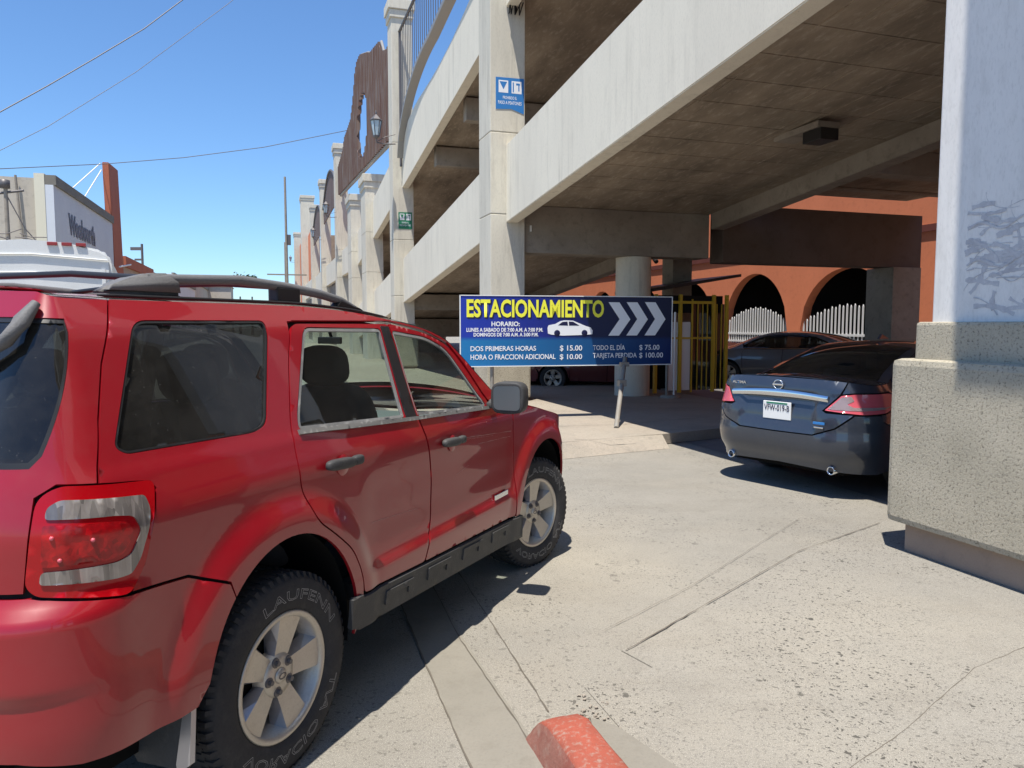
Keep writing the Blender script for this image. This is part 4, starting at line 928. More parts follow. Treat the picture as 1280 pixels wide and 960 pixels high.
# fender
fen = [(2.10, 1.118), (2.03, 1.137), (2.03, 1.155)]+along(zt, 2.06, 3.05, 10, -.004)+[(3.02, .93), (2.96, .80), (2.98, .70), (3.04, .62)]+[p for p in arch_f if p[1] > .45][1:]+[(2.18, .455), (2.113, .455)]
af = [p for p in arch_f if p[1] > .45 and p[0] < 3.04]
fen = [(2.10, 1.118), (2.03, 1.137), (2.03, 1.155)]+along(zt, 2.06, 3.05, 10, -.004)+[(3.02, .93), (2.96, .80), (2.98, .70), (3.045, .62)]+af[1:]+[(2.18, .455), (2.116, .455)]
CS.panel('fender', fen, red, res=.02)
# front bumper, lamps, grille
fb = [(3.05, .61), (2.985, .695), (3.1, .70), (CS.uF, .70), (CS.uF, .30), (3.3, .30), (3.10, .38), (3.09, .46)]
CS.panel('front_bumper', fb, red, res=.04)
CS.panel('headlamp', rnd([(2.97, .80), (3.03, .93), (3.5, .925), (3.5, .71), (2.99, .71)], .03), M['lensclear'], rim=.02, res=.04)
CS.panel('grille', [(3.51, .925), (CS.uF, .93), (CS.uF, .71), (3.51, .71)], M['black'], rim=.02, gap=.002)
for z in (.76, .82, .88): CS.panel('grille_bar', [(3.53, z), (CS.uF, z), (CS.uF, z+.018), (3.53, z+.018)], M['chrome'], off=.012, rim=.01, gap=0)
# roof, screen, bonnet
top = [(CS.uR+.01, -.995), (1.04, -.995), (1.04, .995), (CS.uR+.01, .995)]
CS.panel('roof', [(CS.uR+.25, -1), (1.10, -1), (1.10, 1), (CS.uR+.25, 1)], red, 'top', res=.09, rim=0, gap=0, mirror=False)
CS.panel('windscreen', [(1.105, -.93), (1.97, -.93), (1.97, .93), (1.105, .93)], M['glassmid'], 'top', off=-.004, res=.09, rim=0, gap=0, mirror=False)
for a, b in ((-1, -.93), (.93, 1)): CS.panel('screen_edge', [(1.105, a), (2.02, a), (2.02, b), (1.105, b)], M['black'], 'top', off=-.001, res=.05, rim=0, gap=0, mirror=False)
CS.panel('cowl', [(1.972, -.93), (2.05, -.93), (2.05, .93), (1.972, .93)], M['black'], 'top', off=-.004, res=.05, rim=0, gap=0, mirror=False)
CS.panel('bonnet', [(2.055, -.995), (3.55, -.995), (3.55, .995), (2.055, .995)], red, 'top', res=.08, rim=.012, gap=.002, mirror=False)
# black gutter strip below the rack
for sgn in (-1, 1):
    m = MB(); pts = []
    for i in range(30):
        u = -.52+1.55*i/29; p = CS.side(u, zt(u)); pts.append((p.x, sgn*abs(p.y)-sgn*.02, p.z+.006))
    m.tube(pts, [.003]+[.007]*28+[.003], 6); m.build('roof_moulding', M['black'], SUV)
# inner liner: dark shell behind the panels
liner = along(zt, 2.0, CS.uR, 40, -.03)+[(CS.uR, .58), (-.9, .58), (-.45, .55)]+[(p[0]*1.02, p[1]*1.02) for p in reversed(arch_r) if p[1] > .5]+[(.47, .5), (2.1, .5)]+[(2.635+(p[0]-2.635)*1.02, p[1]*1.02) for p in reversed(arch_f) if p[1] > .5]+[(3.12, .5), (CS.uF, .45), (CS.uF, .86), (3.0, .86), (2.8, .94), (2.3, 1.05), (2.05, 1.08)]
rgh = [(CS.uR+.02, 1.64), (-.75, 1.63), (-.74, 1.60), (-.90, 1.32), (-.93, 1.30), (CS.uR+.02, 1.295)]
big = lambda w, d: inset(w, -d)
CS.panel('inner_liner', liner, M['darkvoid'], holes=[big(qwin, .0), rwin, fwin, rgh], off=-.022, rim=0, gap=0, res=.06, hgap=.004)
m = MB(); m.box(-.8, 3.2, -.70, .70, .30, .44); m.box(-.92, -.5, -.6, .6, .40, .56); m.build('underbody', M['blackmatte'], SUV)
for cx, (_, cz, a, b) in ((0, RA), (2.635, FA)):
    for sg in (-1, 1):
        m = MB(); vs = []; K = 24
        for i in range(K+1):
            t = R_(-10+200*i/K); x, z = cx+(a+.004)*math.cos(t), cz+(b+.004)*math.sin(t); vs += [(x, sg*.868, z), (x, sg*.56, z)]
        m.add(vs, [[2*i, 2*i+1, 2*i+3, 2*i+2] for i in range(K)], 0, True); cen = [(cx, sg*.56, cz)]+[vs[2*i+1] for i in range(K+1)]
        m.add(cen, [[0, i+1, i+2] for i in range(K)]); m.build('wheel_well', M['blackmatte'], SUV)
# rocker cladding
def clad(o, off=.012, nm='rocker_panel', mt='clad'): return CS.panel(nm, o, M[mt], off=off, rim=.02, res=.04)
rk_ = clad([(.36, .545), (.44, .525), (.99, .497), (2.11, .452), (2.20, .452), (2.235, .295), (.42, .385), (.355, .415)])
for i, u in enumerate((.62, 1.0, 1.38, 1.76)):
    z0 = .50-.04*(u-.6)/1.3; CS.panel('cladding_step', rnd([(u, z0-.015), (u+.24, z0-.027), (u+.23, z0-.088), (u+.195, z0-.086), (u+.195, z0-.052), (u+.045, z0-.042), (u+.045, z0-.080), (u, z0-.078)], .006), M['clad'], off=.020, rim=.010, gap=0, res=.04)
clad([(.345, .54), (.425, .54), (.44, .39), (.355, .41)], .016, 'arch_end')
# mud flap
for sg in (-1, 1):
    m = MB(); m.prism([(sg*.905, .57), (sg*.915, .31), (sg*.90, .285), (sg*.70, .27), (sg*.68, .29), (sg*.72, .44), (sg*.86, .57)], lambda p, t: (t+(p[1]-.57)*.12, p[0], p[1]), -.445, -.435); f_ = m.build('mud_flap', M['clad'], SUV)
    m = MB(); m.prism([(sg*.905, .57), (sg*.917, .31), (sg*.87, .275), (sg*.862, .30), (sg*.885, .56)], lambda p, t: (t+(p[1]-.57)*.12, p[0]+sg*.003, p[1]), -.452, -.432); m.build('flap_edge', M['alloyin'], f_)
# handles
def handle(u, z, tilt):
    for sg in (-1, 1):
        m = MB();         y = abs(CS.side(u, z).y)+.022; sell(m, (u-.035, sg*y, z), (.092, .020, .022), .6, Matrix.Rotation(tilt, 4, 'Y')); sell(m, (u+.078, sg*(y-.002), z-.003), (.034, .017, .020), .6); h = m.build('door_handle', M['clad'], SUV)
        m = MB(); m.lathe([(0, -.004), (.036, -.004), (.042, .0)], (u+.0, sg*(y-.018), z-.012), 'y', 20); m.build('handle_cup', M['red'], h)
handle(.345, 1.098, .05); handle(1.285, 1.048, .05)
# badge
m = MB(); m.box(1.80, 1.99, -.914, -.906, .625, .655, bev=.003); m.build('chrome_badge', M['chrome'], SUV)
for sg in (-1,):
    for (u0, z0, u1, z1, w) in ((1.40, 1.045, 2.07, .995, .0035), (1.42, 1.035, 1.80, 1.005, .0025), (1.60, .985, 2.06, .965, .003), (.55, .80, .95, .775, .002), (1.35, .86, 1.5, .885, .002)):
        m = MB(); vs = []; K = 24; rs = random.Random(int(u0*100))
        for i in range(K+1):
            t = i/K; u, z = u0+(u1-u0)*t, z0+(z1-z0)*t+rs.uniform(-.0012, .0012); ww = w*rs.uniform(.1, .6)
            for dz in (-ww, ww): p = CS.side(u, z+dz); vs.append((p.x, p.y-.0012, p.z))
        m.add(vs, [[2*i, 2*i+1, 2*i+3, 2*i+2] for i in range(K)]); m.build('scratch', M['scratch'], SUV)
# rails
for sg in (-1, 1):
    rt = [(-.34, 1.78), (-.24, 1.790), (.09, 1.805), (.35, 1.792), (.57, 1.772), (.72, 1.748), (.83, 1.712), (.90, 1.690)]
    m = MB(); m.tube([(x, sg*.635, z) for x, z in rt], [.012, .018, .019, .019, .019, .018, .016, .008], 10); rl = m.build('roof_rail', M['rack'], SUV)
    m = MB(); ft = [(-.52, 1.735), (-.46, 1.765), (-.40, 1.787), (-.32, 1.806), (-.24, 1.810), (-.20, 1.79), (-.19, 1.735)]
    m.prism(ft, lambda p, t: (p[0], p[1]*0+t, p[1]), sg*.610, sg*.655, bev=.012, smooth=True); m.build('rail_foot', M['rack'], rl)
    m = MB(); m.prism([(.66, 1.72), (.70, 1.752), (.86, 1.715), (.95, 1.672)], lambda p, t: (p[0], t, p[1]), sg*.615, sg*.655, bev=.006); m.build('rail_foot', M['black'], rl)
    m = MB(); m.box(.28, .42, min(sg*.605, sg*.655), max(sg*.605, sg*.655), 1.73, 1.790, bev=.008); m.build('rail_foot', M['black'], rl)
for x in (-.33, .36):
    m = MB(); m.tube([(x, -.62, 1.79), (x, -.3, 1.812), (x, .3, 1.812), (x, .62, 1.79)], .011, 8); m.build('cross_bar', M['black'], SUV)
# rear wiper
m = MB(); p0 = CS.side(-.92, 1.70); p1 = CS.side(-1.02, 1.60); m.tube([p0+Vector((-.02, -.01, 0)), p0.lerp(p1, .5)+Vector((-.03, -.01, 0)), p1+Vector((-.035, 0, 0)), CS.side(-1.3, 1.48)+Vector((-.03, 0, 0))], [.012, .022, .020, .008], 10); m.build('rear_wiper', M['rack'], SUV)
# mirrors
for sg in (-1, 1):
    m = MB(); sell(m, (1.74, sg*1.03, 1.235), (.095, .098, .090), .55, Matrix.Rotation(-sg*.10, 4, 'Z'), -.55); mm = m.build('door_mirror', M['clad'], SUV)
    m = MB(); RM = Matrix.Translation((1.74, sg*1.03, 1.235)) @ Matrix.Rotation(-sg*.10, 4, 'Z')
    m.prism(rnd([(-.075, -.069), (.077, -.065), (.079, .065), (-.075, .069)], .032), lambda p, t: RM @ Vector((t, p[0], p[1])), -.0558, -.0532); m.build('mirror_glass', M['mirrorglass'], mm)
    m = MB(); m.prism([(1.76, 1.18), (1.90, 1.158), (1.83, 1.215)], lambda p, t: (p[0], t, p[1]), sg*.86, sg*.895, bev=.006); m.box(1.76, 1.83, min(sg*.87, sg*1.0), max(sg*.87, sg*1.0), 1.165, 1.20, bev=.012); m.build('mirror_foot', M['clad'], mm)
# exhaust, rear axle
MB().tube([(-.9, .45, .33), (-.2, .4, .33)], .03, 10).build('exhaust_pipe', M['iron'], SUV)
MB().tube([(0, -.7, .36), (0, .7, .36)], .05, 10).build('rear_axle', M['blackmatte'], SUV)
for sg, fl in ((-1, False), (1, True)):
    wheel(SUV, (0, sg*.775, .3675), .3675, .232, .235, 0, fl, lettering=not fl, phase=75)
    wheel(SUV, (2.62, sg*.765, .3675), .3675, .232, .235, -R_(16), fl, lettering=not fl, phase=90)
# interior
def seat(x, y, w=.50):
    m = MB(); sell(m, (x+.2, y, .73), (.26, w/2, .11), .5); sell(m, (x-.10, y, 1.06), (.085, w/2, .30), .55, Matrix.Rotation(-.22, 4, 'Y')); sell(m, (x-.19, y, 1.44), (.06, .135, .10), .65, Matrix.Rotation(-.2, 4, 'Y')); m.tube([(x-.17, y-.05, 1.3), (x-.19, y-.05, 1.38)], .01, 6); m.tube([(x-.17, y+.05, 1.3), (x-.19, y+.05, 1.38)], .01, 6)
    o = m.build('seat', M['seat'], SUV)
for y in (-.38, .38): seat(1.12, y)
seat(.25, -.40, .46); seat(.25, .40, .46); seat(.25, 0, .3)
m = MB(); m.box(1.62, 2.0, -.72, .72, .80, 1.10, bev=.06); m.box(1.60, 1.75, .15, .6, 1.05, 1.16, bev=.04); m.build('dashboard', M['dash'], SUV)
m = MB(); bm = bmesh.new()
sw = [(.18*math.cos(a), .18*math.sin(a)) for a in frange(0, 2*math.pi, 28)]
m.tube([(1.50+.06*q[1]/.18, .38+q[0], 1.10+q[1]*.9) for q in sw], .016, 8, cap=False); m.tube([(1.5, .22, 1.1), (1.5, .54, 1.1)], .02, 6); m.tube([(1.5, .38, 1.1), (1.75, .38, 1.0)], .03, 8); m.build('steering_wheel', M['black'], SUV)
m = MB(); m.box(-.85, 2.0, -.75, .75, .545, .60); m.box(.50, 2.08, -.865, .865, .47, .54); m.box(-.60, .5, -.86, .86, 1.0, 1.03); m.box(2.08, 3.1, -.8, .8, .90, .92); m.build('cabin_floor', M['seat'], SUV)
m = MB(); m.tube([(1.50, 0, 1.60), (1.52, 0, 1.55)], .01, 6); m.box(1.49, 1.51, -.08, .08, 1.53, 1.57, bev=.006); m.build('interior_mirror', M['black'], SUV)

# ------------------------------------------------------------------ sedans
def sedan(loc, heading, paint, label, det=False, name='sedan', extra=None):
    root = empty(name, loc, math.pi/2-heading, label, 'car')
    zt2 = interp([(-2, 1.125), (-1.35, 1.12), (-1.0, 1.10), (-.72, 1.075), (-.45, 1.075), (-.15, 1.17), (.2, 1.30), (.5, 1.385), (.9, 1.43), (1.4, 1.435), (1.8, 1.40), (2.1, 1.30), (2.45, 1.13), (2.75, .99), (3.1, .93), (3.5, .85), (4, .76), (4.6, .72)])
    def ee(u, z):
        gh = smf(u, -.75, -.2)*(1-smf(u, 2.5, 2.9))
        e = -.05*(1-smf(z, .22, .55))-.05*smf(z, .72, 1.0)-gh*(.05*smf(z, .96, 1.05)+.42*max(0, z-1.0))
        e -= .04*smf(z, zt2(u)-.10, zt2(u)+.01)
        if u < -.5: e -= .012*smf(-u, .6, .9)*smf(z, .585, .61); e -= .035*smf(-u, 1.36, 1.41)*smf(z, .645, .70)*(1-smf(z, .93, .96)); e -= .045*(1-smf(z, .28, .42))*smf(-u, .6, 1.1)
        if u > 2.9: e -= .12*smf(z, .5, .85)*smf(u, 3.0, 3.6)
        for cx in (0, 2.776):
            t = math.hypot((u-cx)/.46, (z-.33)/.44); e += .015*(1-smf(t, .9, 1.1))
        return e
    def cr(u):
        return (.03, 0) if u < -.6 else ((.05, -.18*smf(u, -.6, 0)*(1-smf(u, .2, .6))) if u < .6 else (.05, .22*smf(u, 1.8, 2.2)*(1-smf(u, 2.8, 3.2))))
    c = Car(root, .905, .42, -.66, 2.95, .60, 0, ee, zt2, cr); P_ = M[paint]; uR = c.uR
    ar = ell(0, .33, .37, .38, -8, 188, 26); af = ell(2.776, .33, .37, .38, -8, 188, 26)
    lampS = rnd([(-1.28, .835), (-1.12, .980), (-.98, .995), (-.52, .995), (-.40, .95), (-.46, .86), (-.64, .815), (-.9, .805)], .015)
    # body side: quarter + doors as panels
    q = along(zt2, -.30, -.72, 5, -.003)+along(zt2, -.73, -1.05, 4, -.003)+[(-1.115, .990), (-.98, 1.003), (-.51, 1.003), (-.39, .95), (-.45, .855), (-.64, .807), (-.72, .803), (-.70, .74), (-.45, .65)]+[p for p in reversed(ar) if p[1] > .33 and p[0] > -.35]+[(.40, .30), (.42, .62), (.30, .80), (.17, 1.0), (-.12, 1.035), (-.30, 1.06)]
    c.panel('quarter_panel', q, P_, res=.05)
    bo = [(uR, .585), (-1.38, .59), (-1.16, .67), (-.99, .797), (-.72, .797), (-.69, .735), (-.445, .64)]+[p for p in ar if p[0] < -.345 and p[1] > .28]+[(-.40, .26), (-.7, .235), (-1.1, .25), (uR, .27)]
    c.panel('bumper', bo, P_, res=.045)
    tl = [(uR, 1.118)]+along(zt2, uR, -1.06, 6, -.003)[1:]+[(-1.185, 1.040), (-1.385, .892), (-.965, .878), (-1.105, .788), (-1.355, .712), (uR, .707)]
    tl = along(zt2, uR, -1.06, 8, -.003)+[(-1.135, .985), (-1.30, .832), (-1.26, .812), (-1.005, .803), (-1.17, .675), (-1.39, .596), (uR, .592)]
    c.panel('boot_lid', tl, P_, res=.04)
    for (aa, bb_, nm) in ((.42, 1.32, 'rear_door'), (1.33, 2.36, 'front_door')):
        if nm == 'rear_door': o_ = [(.42, .62), (.31, .80), (.18, 1.0), (aa, 1.02), (bb_, 1.00), (bb_, .24), (.41, .26)]
        else: o_ = [(aa, 1.0), (2.36, .985), (2.40, .9), (2.36, .24), (aa, .24)]
        c.panel(nm, o_, P_, res=.06)
    c.panel('roof_side', along(zt2, -.29, 2.44, 24, -.003)+[(2.38, 1.10), (2.1, 1.25), (1.8, 1.345), (1.4, 1.385), (.9, 1.38), (.55, 1.33), (.25, 1.21), (-.0, 1.045), (-.29, 1.065)], P_, res=.05)
    c.panel('side_window', [(.0, 1.045), (.25, 1.205), (.55, 1.325), (.9, 1.375), (1.4, 1.38), (1.8, 1.34), (2.1, 1.245), (2.38, 1.095), (2.40, .99), (1.3, 1.005), (.2, 1.02)], M['glasscar'], off=-.01, rim=.01, res=.06)
    c.panel('chrome_strip', [(.0, 1.045), (.2, 1.025), (1.3, 1.01), (2.38, .995), (2.38, 1.007), (1.3, 1.022), (.2, 1.037)], M['chrome'], off=.004, rim=.006, gap=0, res=.06)
    c.panel('fender', [(2.365, .24), (2.405, .9), (2.365, .985)]+along(zt2, 2.45, 3.0, 6, -.003)+[(3.05, .80), (3.05, .60), (3.12, .33)]+[p for p in af if p[1] > .33], P_, res=.06)
    c.panel('front_bumper', [(3.13, .33), (3.06, .60), (3.06, .66), (c.uF, .66), (c.uF, .22), (3.3, .22), (3.14, .28)], P_, res=.06)
    c.panel('headlamp', [(3.06, .67), (3.06, .80), (3.5, .80), (3.6, .67)], M['lensclear'], rim=.02, res=.06); c.panel('grille', [(3.61, .67), (3.52, .78), (c.uF, .75), (c.uF, .67)], M['black'], rim=.02, res=.06)
    c.panel('boot_deck', [(uR+.40, -1), (-.42, -1), (-.42, 1), (uR+.40, 1)], P_, 'top', res=.10, rim=0, gap=0, mirror=False)
    c.panel('rear_window', [(-.415, -.88), (.50, -.86), (.50, .86), (-.415, .88)], M['glasscar'], 'top', res=.08, rim=0, gap=0, mirror=False)
    for s1, s2, t1, t2 in ((-1, -.88, -1, -.86), (.88, 1, .86, 1)): c.panel('screen_pillar', [(-.415, s1), (.505, t1), (.505, t2), (-.415, s2)], P_, 'top', res=.08, rim=0, gap=0, mirror=False)
    c.panel('roof', [(.505, -1), (1.70, -1), (1.70, 1), (.505, 1)], P_, 'top', res=.1, rim=0, gap=0, mirror=False)
    c.panel('windscreen', [(1.705, -.9), (2.74, -.92), (2.74, .92), (1.705, .9)], M['glasscar'], 'top', res=.1, rim=0, gap=0, mirror=False)
    for a, b in ((-1, -.9), (.9, 1)): c.panel('screen_pillar', [(1.705, a), (2.74, a), (2.74, b), (1.705, b)], P_, 'top', res=.1, rim=0, gap=0, mirror=False)
    c.panel('bonnet', [(2.745, -1), (3.7, -1), (3.7, 1), (2.745, 1)], P_, 'top', res=.1, rim=.01, gap=.002, mirror=False)
    la = c.panel('tail_lamp', lampS, M['lensrose'], off=.003, rim=.02, res=.03)
    c.panel('lens_clear', rnd([(-1.25, .845), (-1.12, .965), (-1.02, .977), (-.99, .93), (-1.06, .90), (-1.0, .875), (-.62, .872), (-.50, .88), (-.64, .848), (-.9, .838)], .01), M['lenspink'], off=.006, rim=.004, res=.03, parent=la[0], mirror=False)
    c.panel('lens_clear', rnd([(-1.25, .845), (-1.12, .965), (-1.02, .977), (-.99, .93), (-1.06, .90), (-1.0, .875), (-.62, .872), (-.50, .88), (-.64, .848), (-.9, .838)], .01), M['lenspink'], off=.006, rim=.004, res=.03, parent=la[1], mirror=False)
    m = MB(); m.box(-.9, 3.2, -.66, .66, .22, .34); m.box(-.35, 2.6, -.78, .78, .34, .56); m.build('underbody', M['blackmatte'], root)
    m = MB(); m.box(.75, 1.0, -.7, .7, .60, 1.12, bev=.08); m.box(.86, .98, -.55, -.25, 1.1, 1.28, bev=.05); m.box(.86, .98, .25, .55, 1.1, 1.28, bev=.05); m.box(1.75, 1.9, -.6, -.2, .6, 1.3, bev=.06); m.box(1.75, 1.9, .2, .6, .6, 1.3, bev=.06); m.build('seats', M['seat'], root)
    for cx in (0, 2.776):
        for sg in (-1, 1):
            m = MB(); vs = []; K = 20
            for i in range(K+1):
                t = R_(-8+196*i/K); x, z = cx+.372*math.cos(t), .33+.382*math.sin(t); vs += [(x, sg*.88, z), (x, sg*.56, z)]
            m.add(vs, [[2*i, 2*i+1, 2*i+3, 2*i+2] for i in range(K)]); cen = [(cx, sg*.56, .33)]+[vs[2*i+1] for i in range(K+1)]; m.add(cen, [[0, i+1, i+2] for i in range(K)]); m.build('wheel_well', M['blackmatte'], root)
            wheel(root, (cx, sg*.775, .325), .325, .215, .215, 0, sg > 0, detail=False)
    lin = along(zt2, 2.7, uR, 30, -.03)+[(uR, .32), (-.45, .36), (-.4, .74), (.4, .74), (.45, .34), (2.3, .34), (2.38, .74), (3.1, .74), (3.2, .34), (c.uF, .34), (c.uF, .60), (3.0, .78), (2.75, .93)]
    c.panel('inner_liner', lin, M['darkvoid'], holes=[[(.05, 1.04), (.3, 1.2), (.6, 1.30), (1.4, 1.35), (1.8, 1.31), (2.3, 1.12), (2.3, 1.01), (.2, 1.03)]], off=-.03, rim=0, gap=0, res=.08)
    if det:
        xr = c.side(uR, .95).x
        def onrear(u, z, d=.0): p = c.side(u, z); return Vector((p.x-d, p.y, p.z))
        # chrome garnish
        m = MB(); K = 30; vs = []
        for i in range(K+1):
            t = -1+2*i/K; y = .55*t; uu = uR+(abs(y)); zc = 1.012-.028*t*t; hh = .046*(1-.2*abs(t)); p = c.side(uR+abs(y), zc)
            vs += [(p.x-.020, y, zc+hh*.5), (p.x-.034, y, zc), (p.x-.020, y, zc-hh)]
        m.add(vs, [q_ for i in range(K) for q_ in ([3*i, 3*i+1, 3*i+4, 3*i+3], [3*i+1, 3*i+2, 3*i+5, 3*i+4])], 0, True)
        for i in range(len(m.v)): m.v[i] = (m.v[i][0], m.v[i][1], m.v[i][2]-.035)
        o = m.build('chrome_garnish', M['chrome'], root)
        # plate
        pl_x = c.side(uR, .80).x; rear = Matrix.Translation((pl_x-.012, 0, 0)) @ Matrix.Rotation(-math.pi/2, 4, 'Z')
        m = MB(); m.box(-.16, .16, -.008, .004, .70, .875, bev=.004); o = m.build('number_plate', M['white'], root)
        for i, v in enumerate(o.data.vertices): v.co = rear @ v.co
        text('plate_lettering', 'VFW-019-B', -.145, .785, .29, .058, M['navy'], o, -.0115, .01, M=rear)
        m = MB(); m.box(-.12, .12, -.0110, -.0085, .852, .867); oo = m.build('plate_band', M['pgreen'], o)
        for v in oo.data.vertices: v.co = rear @ v.co
        # emblem
        ex = c.side(uR, 1.045).x; m = MB(); K = 28
        m.tube([(ex-.014, .052*math.cos(a), 1.045+.045*math.sin(a)) for a in frange(0, 2*math.pi, K)], .007, 6, cap=False); m.box(ex-.022, ex-.010, -.062, .062, 1.036, 1.054, bev=.002); m.build('ring_emblem', M['chrome'], root)
        r2 = Matrix.Translation((c.side(uR+.5, 1.05).x-.012, 0, 0)) @ Matrix.Rotation(-math.pi/2, 4, 'Z')
        text('badge_lettering', 'ALTIMA', -.56, 1.03, .17, .026, M['chrome'], root, -.004, .02, M=r2)
        m = MB(); m.box(.43, .55, -.006, .0, .70, .725, bev=.003); oo = m.build('badge_plate', M['pblue'], root)
        r3 = Matrix.Translation((c.side(uR+.5, .70).x-.010, 0, 0)) @ Matrix.Rotation(-math.pi/2, 4, 'Z')
        for v in oo.data.vertices: v.co = r3 @ v.co
        m = MB(); m.box(.44, .54, -.006, .0, .665, .68, bev=.003); oo = m.build('badge_plate', M['chrome'], root)
        for v in oo.data.vertices: v.co = r3 @ v.co
        # exhaust tips
        for sg in (-1, 1):
            xe = c.side(uR+.55, .30).x; m = MB(); m.lathe([(.036, .14), (.04, -.015), (.034, -.018), (.030, .0), (.03, .12)], (xe+.0, sg*.58, .268), 'x', 20); m.build('exhaust_tip', M['chrome'], root)
            m = MB(); m.lathe([(0, .05), (.031, .05)], (xe, sg*.58, .268), 'x', 16); m.build('exhaust_bore', M['blackmatte'], root)
        # antenna fin and spoiler edge line
        m = MB(); m.prism([(.75, 1.475), (.95, 1.475), (.80, 1.53)], lambda p, t: (p[0], t, p[1]), -.015, .015); m.build('antenna_fin', P_, root)
        if 0: c.panel('recess_line', [(uR, .604), (-1.40, .604), (-1.22, .66), (-1.225, .668), (-1.40, .612), (uR, .612)], M['chrome'], off=.0, rim=.004, gap=0, res=.04)
    return root
sedan((3.487, 8.016, 0.006), .968, 'blue', 'dark blue grey sedan with ring emblem and twin exhausts parked beside the pillar', True)
sedan((8.6, 19.4, 0.006), -.9, 'silver', 'silver grey sedan in the shade beyond the dark blue sedan')
sedan((1.0, 19.25, 0.006), math.pi/2, 'maroon', 'maroon car parked behind the blue price sign with one wheel showing')

# ------------------------------------------------------------------ white truck beyond the SUV
VN = empty('box_truck', (-6.96, 13.2, 0), R_(26), 'white box truck with three small red roof markers behind the SUV', 'truck')
M['truck'] = concrete('white_truck_paint', (.72, .73, .72), (.66, .67, .66), (.45, .44, .42), .2, 1.5, bs=.05, rough=.4)
m = MB(); pts = [(-2.45, .8), (0, .8), (0, 2.74), (-.05, 2.86), (-.15, 2.93), (-.7, 3.03), (-1.3, 3.06), (-2.3, 2.96), (-2.45, 2.8)]
m.prism(pts, lambda p, t: (p[0], t, p[1]), 0, 6.2, bev=.05); m.build('cargo_box', M['truck'], VN)
m = MB()
for pz, d in (((2.50), .012), (2.80, .02)): m.tube([(-2.40, -d, pz-.03), (-1.2, -d, pz+.02), (-.06, -d, pz-.05)], .014, 6)
m.box(-.16, -.10, -.02, -.002, .9, 2.6); m.build('moulding', M['truck'], VN)
M['marker'] = base('dark_red_marker', (.28, .03, .03), .4)
for x in (-.95, -.74, -.53): m = MB(); m.box(x, x+.15, -.03, .06, 2.975, 3.03, bev=.006); m.build('roof_marker', M['marker'], VN)
for y in (1.0, 5.2):
    for x in (-2.1, -.35): m = MB(); m.lathe([(0, -.14), (.3, -.14), (.45, -.10), (.45, .10), (.3, .14), (0, .14)], (x, y, .455), 'x', 28); m.build('wheel', M['rubber'], VN)
m = MB(); m.box(-2.2, -.2, 0, 6.0, .5, .79); m.build('chassis', M['iron'], VN)
m = MB(); m.prism([(6.25, .6), (8.1, .6), (8.1, 1.3), (7.7, 2.3), (6.25, 2.4)], lambda p, t: (t, p[0], p[1]), -2.3, -.15, bev=.05); m.build('cab', M['truck'], VN)

# ------------------------------------------------------------------ buildings across the street
ST = empty('store_building', FW(-13, 32), TH, 'pale grey store with dark lettering and a blank stained side wall at the left', 'building')
M['storew'] = concrete('white_store_wall', (.66, .69, .72), (.60, .63, .67), (.45, .47, .5), .25, .6, bs=.05)
M['stucco'] = concrete('stained_stucco', (.52, .47, .39), (.44, .40, .34), (.24, .22, .19), .6, .7, bs=.2)
M['cream'] = base('cream_trim', (.68, .64, .50), .7)
MB().box(-26, -.02, .30, 16, 0, 7.75).build('wall', M['stucco'], ST); MB().box(-.018, .30, .0, 12.6, 3.2, 7.45).build('sign_fascia', M['storew'], ST)
MB().box(-.02, .40, .0, 12.6, 7.453, 7.85).build('cornice', M['smooth'], ST); MB().box(-.40, -.021, -.02, .296, 0, 7.9).build('corner_trim', M['cream'], ST)
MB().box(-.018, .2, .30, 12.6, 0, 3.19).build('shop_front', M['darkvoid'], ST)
m = MB(); m.tube([(-1.1, .15, 7.8), (-1.0, .15, 6.0), (-.75, .15, 3)], .05, 6); m.build('drain_pipe', M['inner'], ST)
m = MB(); m.tube([(-3.8+1.1*math.cos(a), 1.0, 7.75+.16*math.sin(a)) for a in frange(0, math.pi, 12)], .06, 6); m.build('roof_hump', M['inner'], ST)
MS = Matrix.Translation((.305, 0, 0)) @ Matrix.Rotation(math.pi/2, 4, 'Z')
text('lettering', 'Woolworth', 2.3, 5.72, 5.4, .86, M['navy'], ST, -.02, .05, M=MS)
PY_ = empty('sign_pylon', FW(-13, 45.5), TH, 'tall terracotta sign pylon standing at the far end of the grey store', 'pylon')
M['pylon'] = concrete('salmon_paint', (.46, .15, .085), (.40, .13, .08), (.25, .08, .06), .3, 1, bs=.05)
m = MB(); m.prism([(.2, 0), (3.0, 0), (1.9, 11.0), (-.9, 10.9)], lambda p, t: (t, p[0], p[1]), -.1, .25, bev=.03); m.build('slab', M['pylon'], PY_)
m = MB(); m.tube([(-.2, -.9, 10.8), (-1.6, -5.2, 7.8)], .03, 6); m.tube([(-.2, -.6, 10.5), (-1.2, -2.6, 7.8)], .03, 6); m.tube([(.58, -.8, 5.0), (.58, 3.0, 5.4)], .05, 6); m.build('stay', M['white'], PY_)
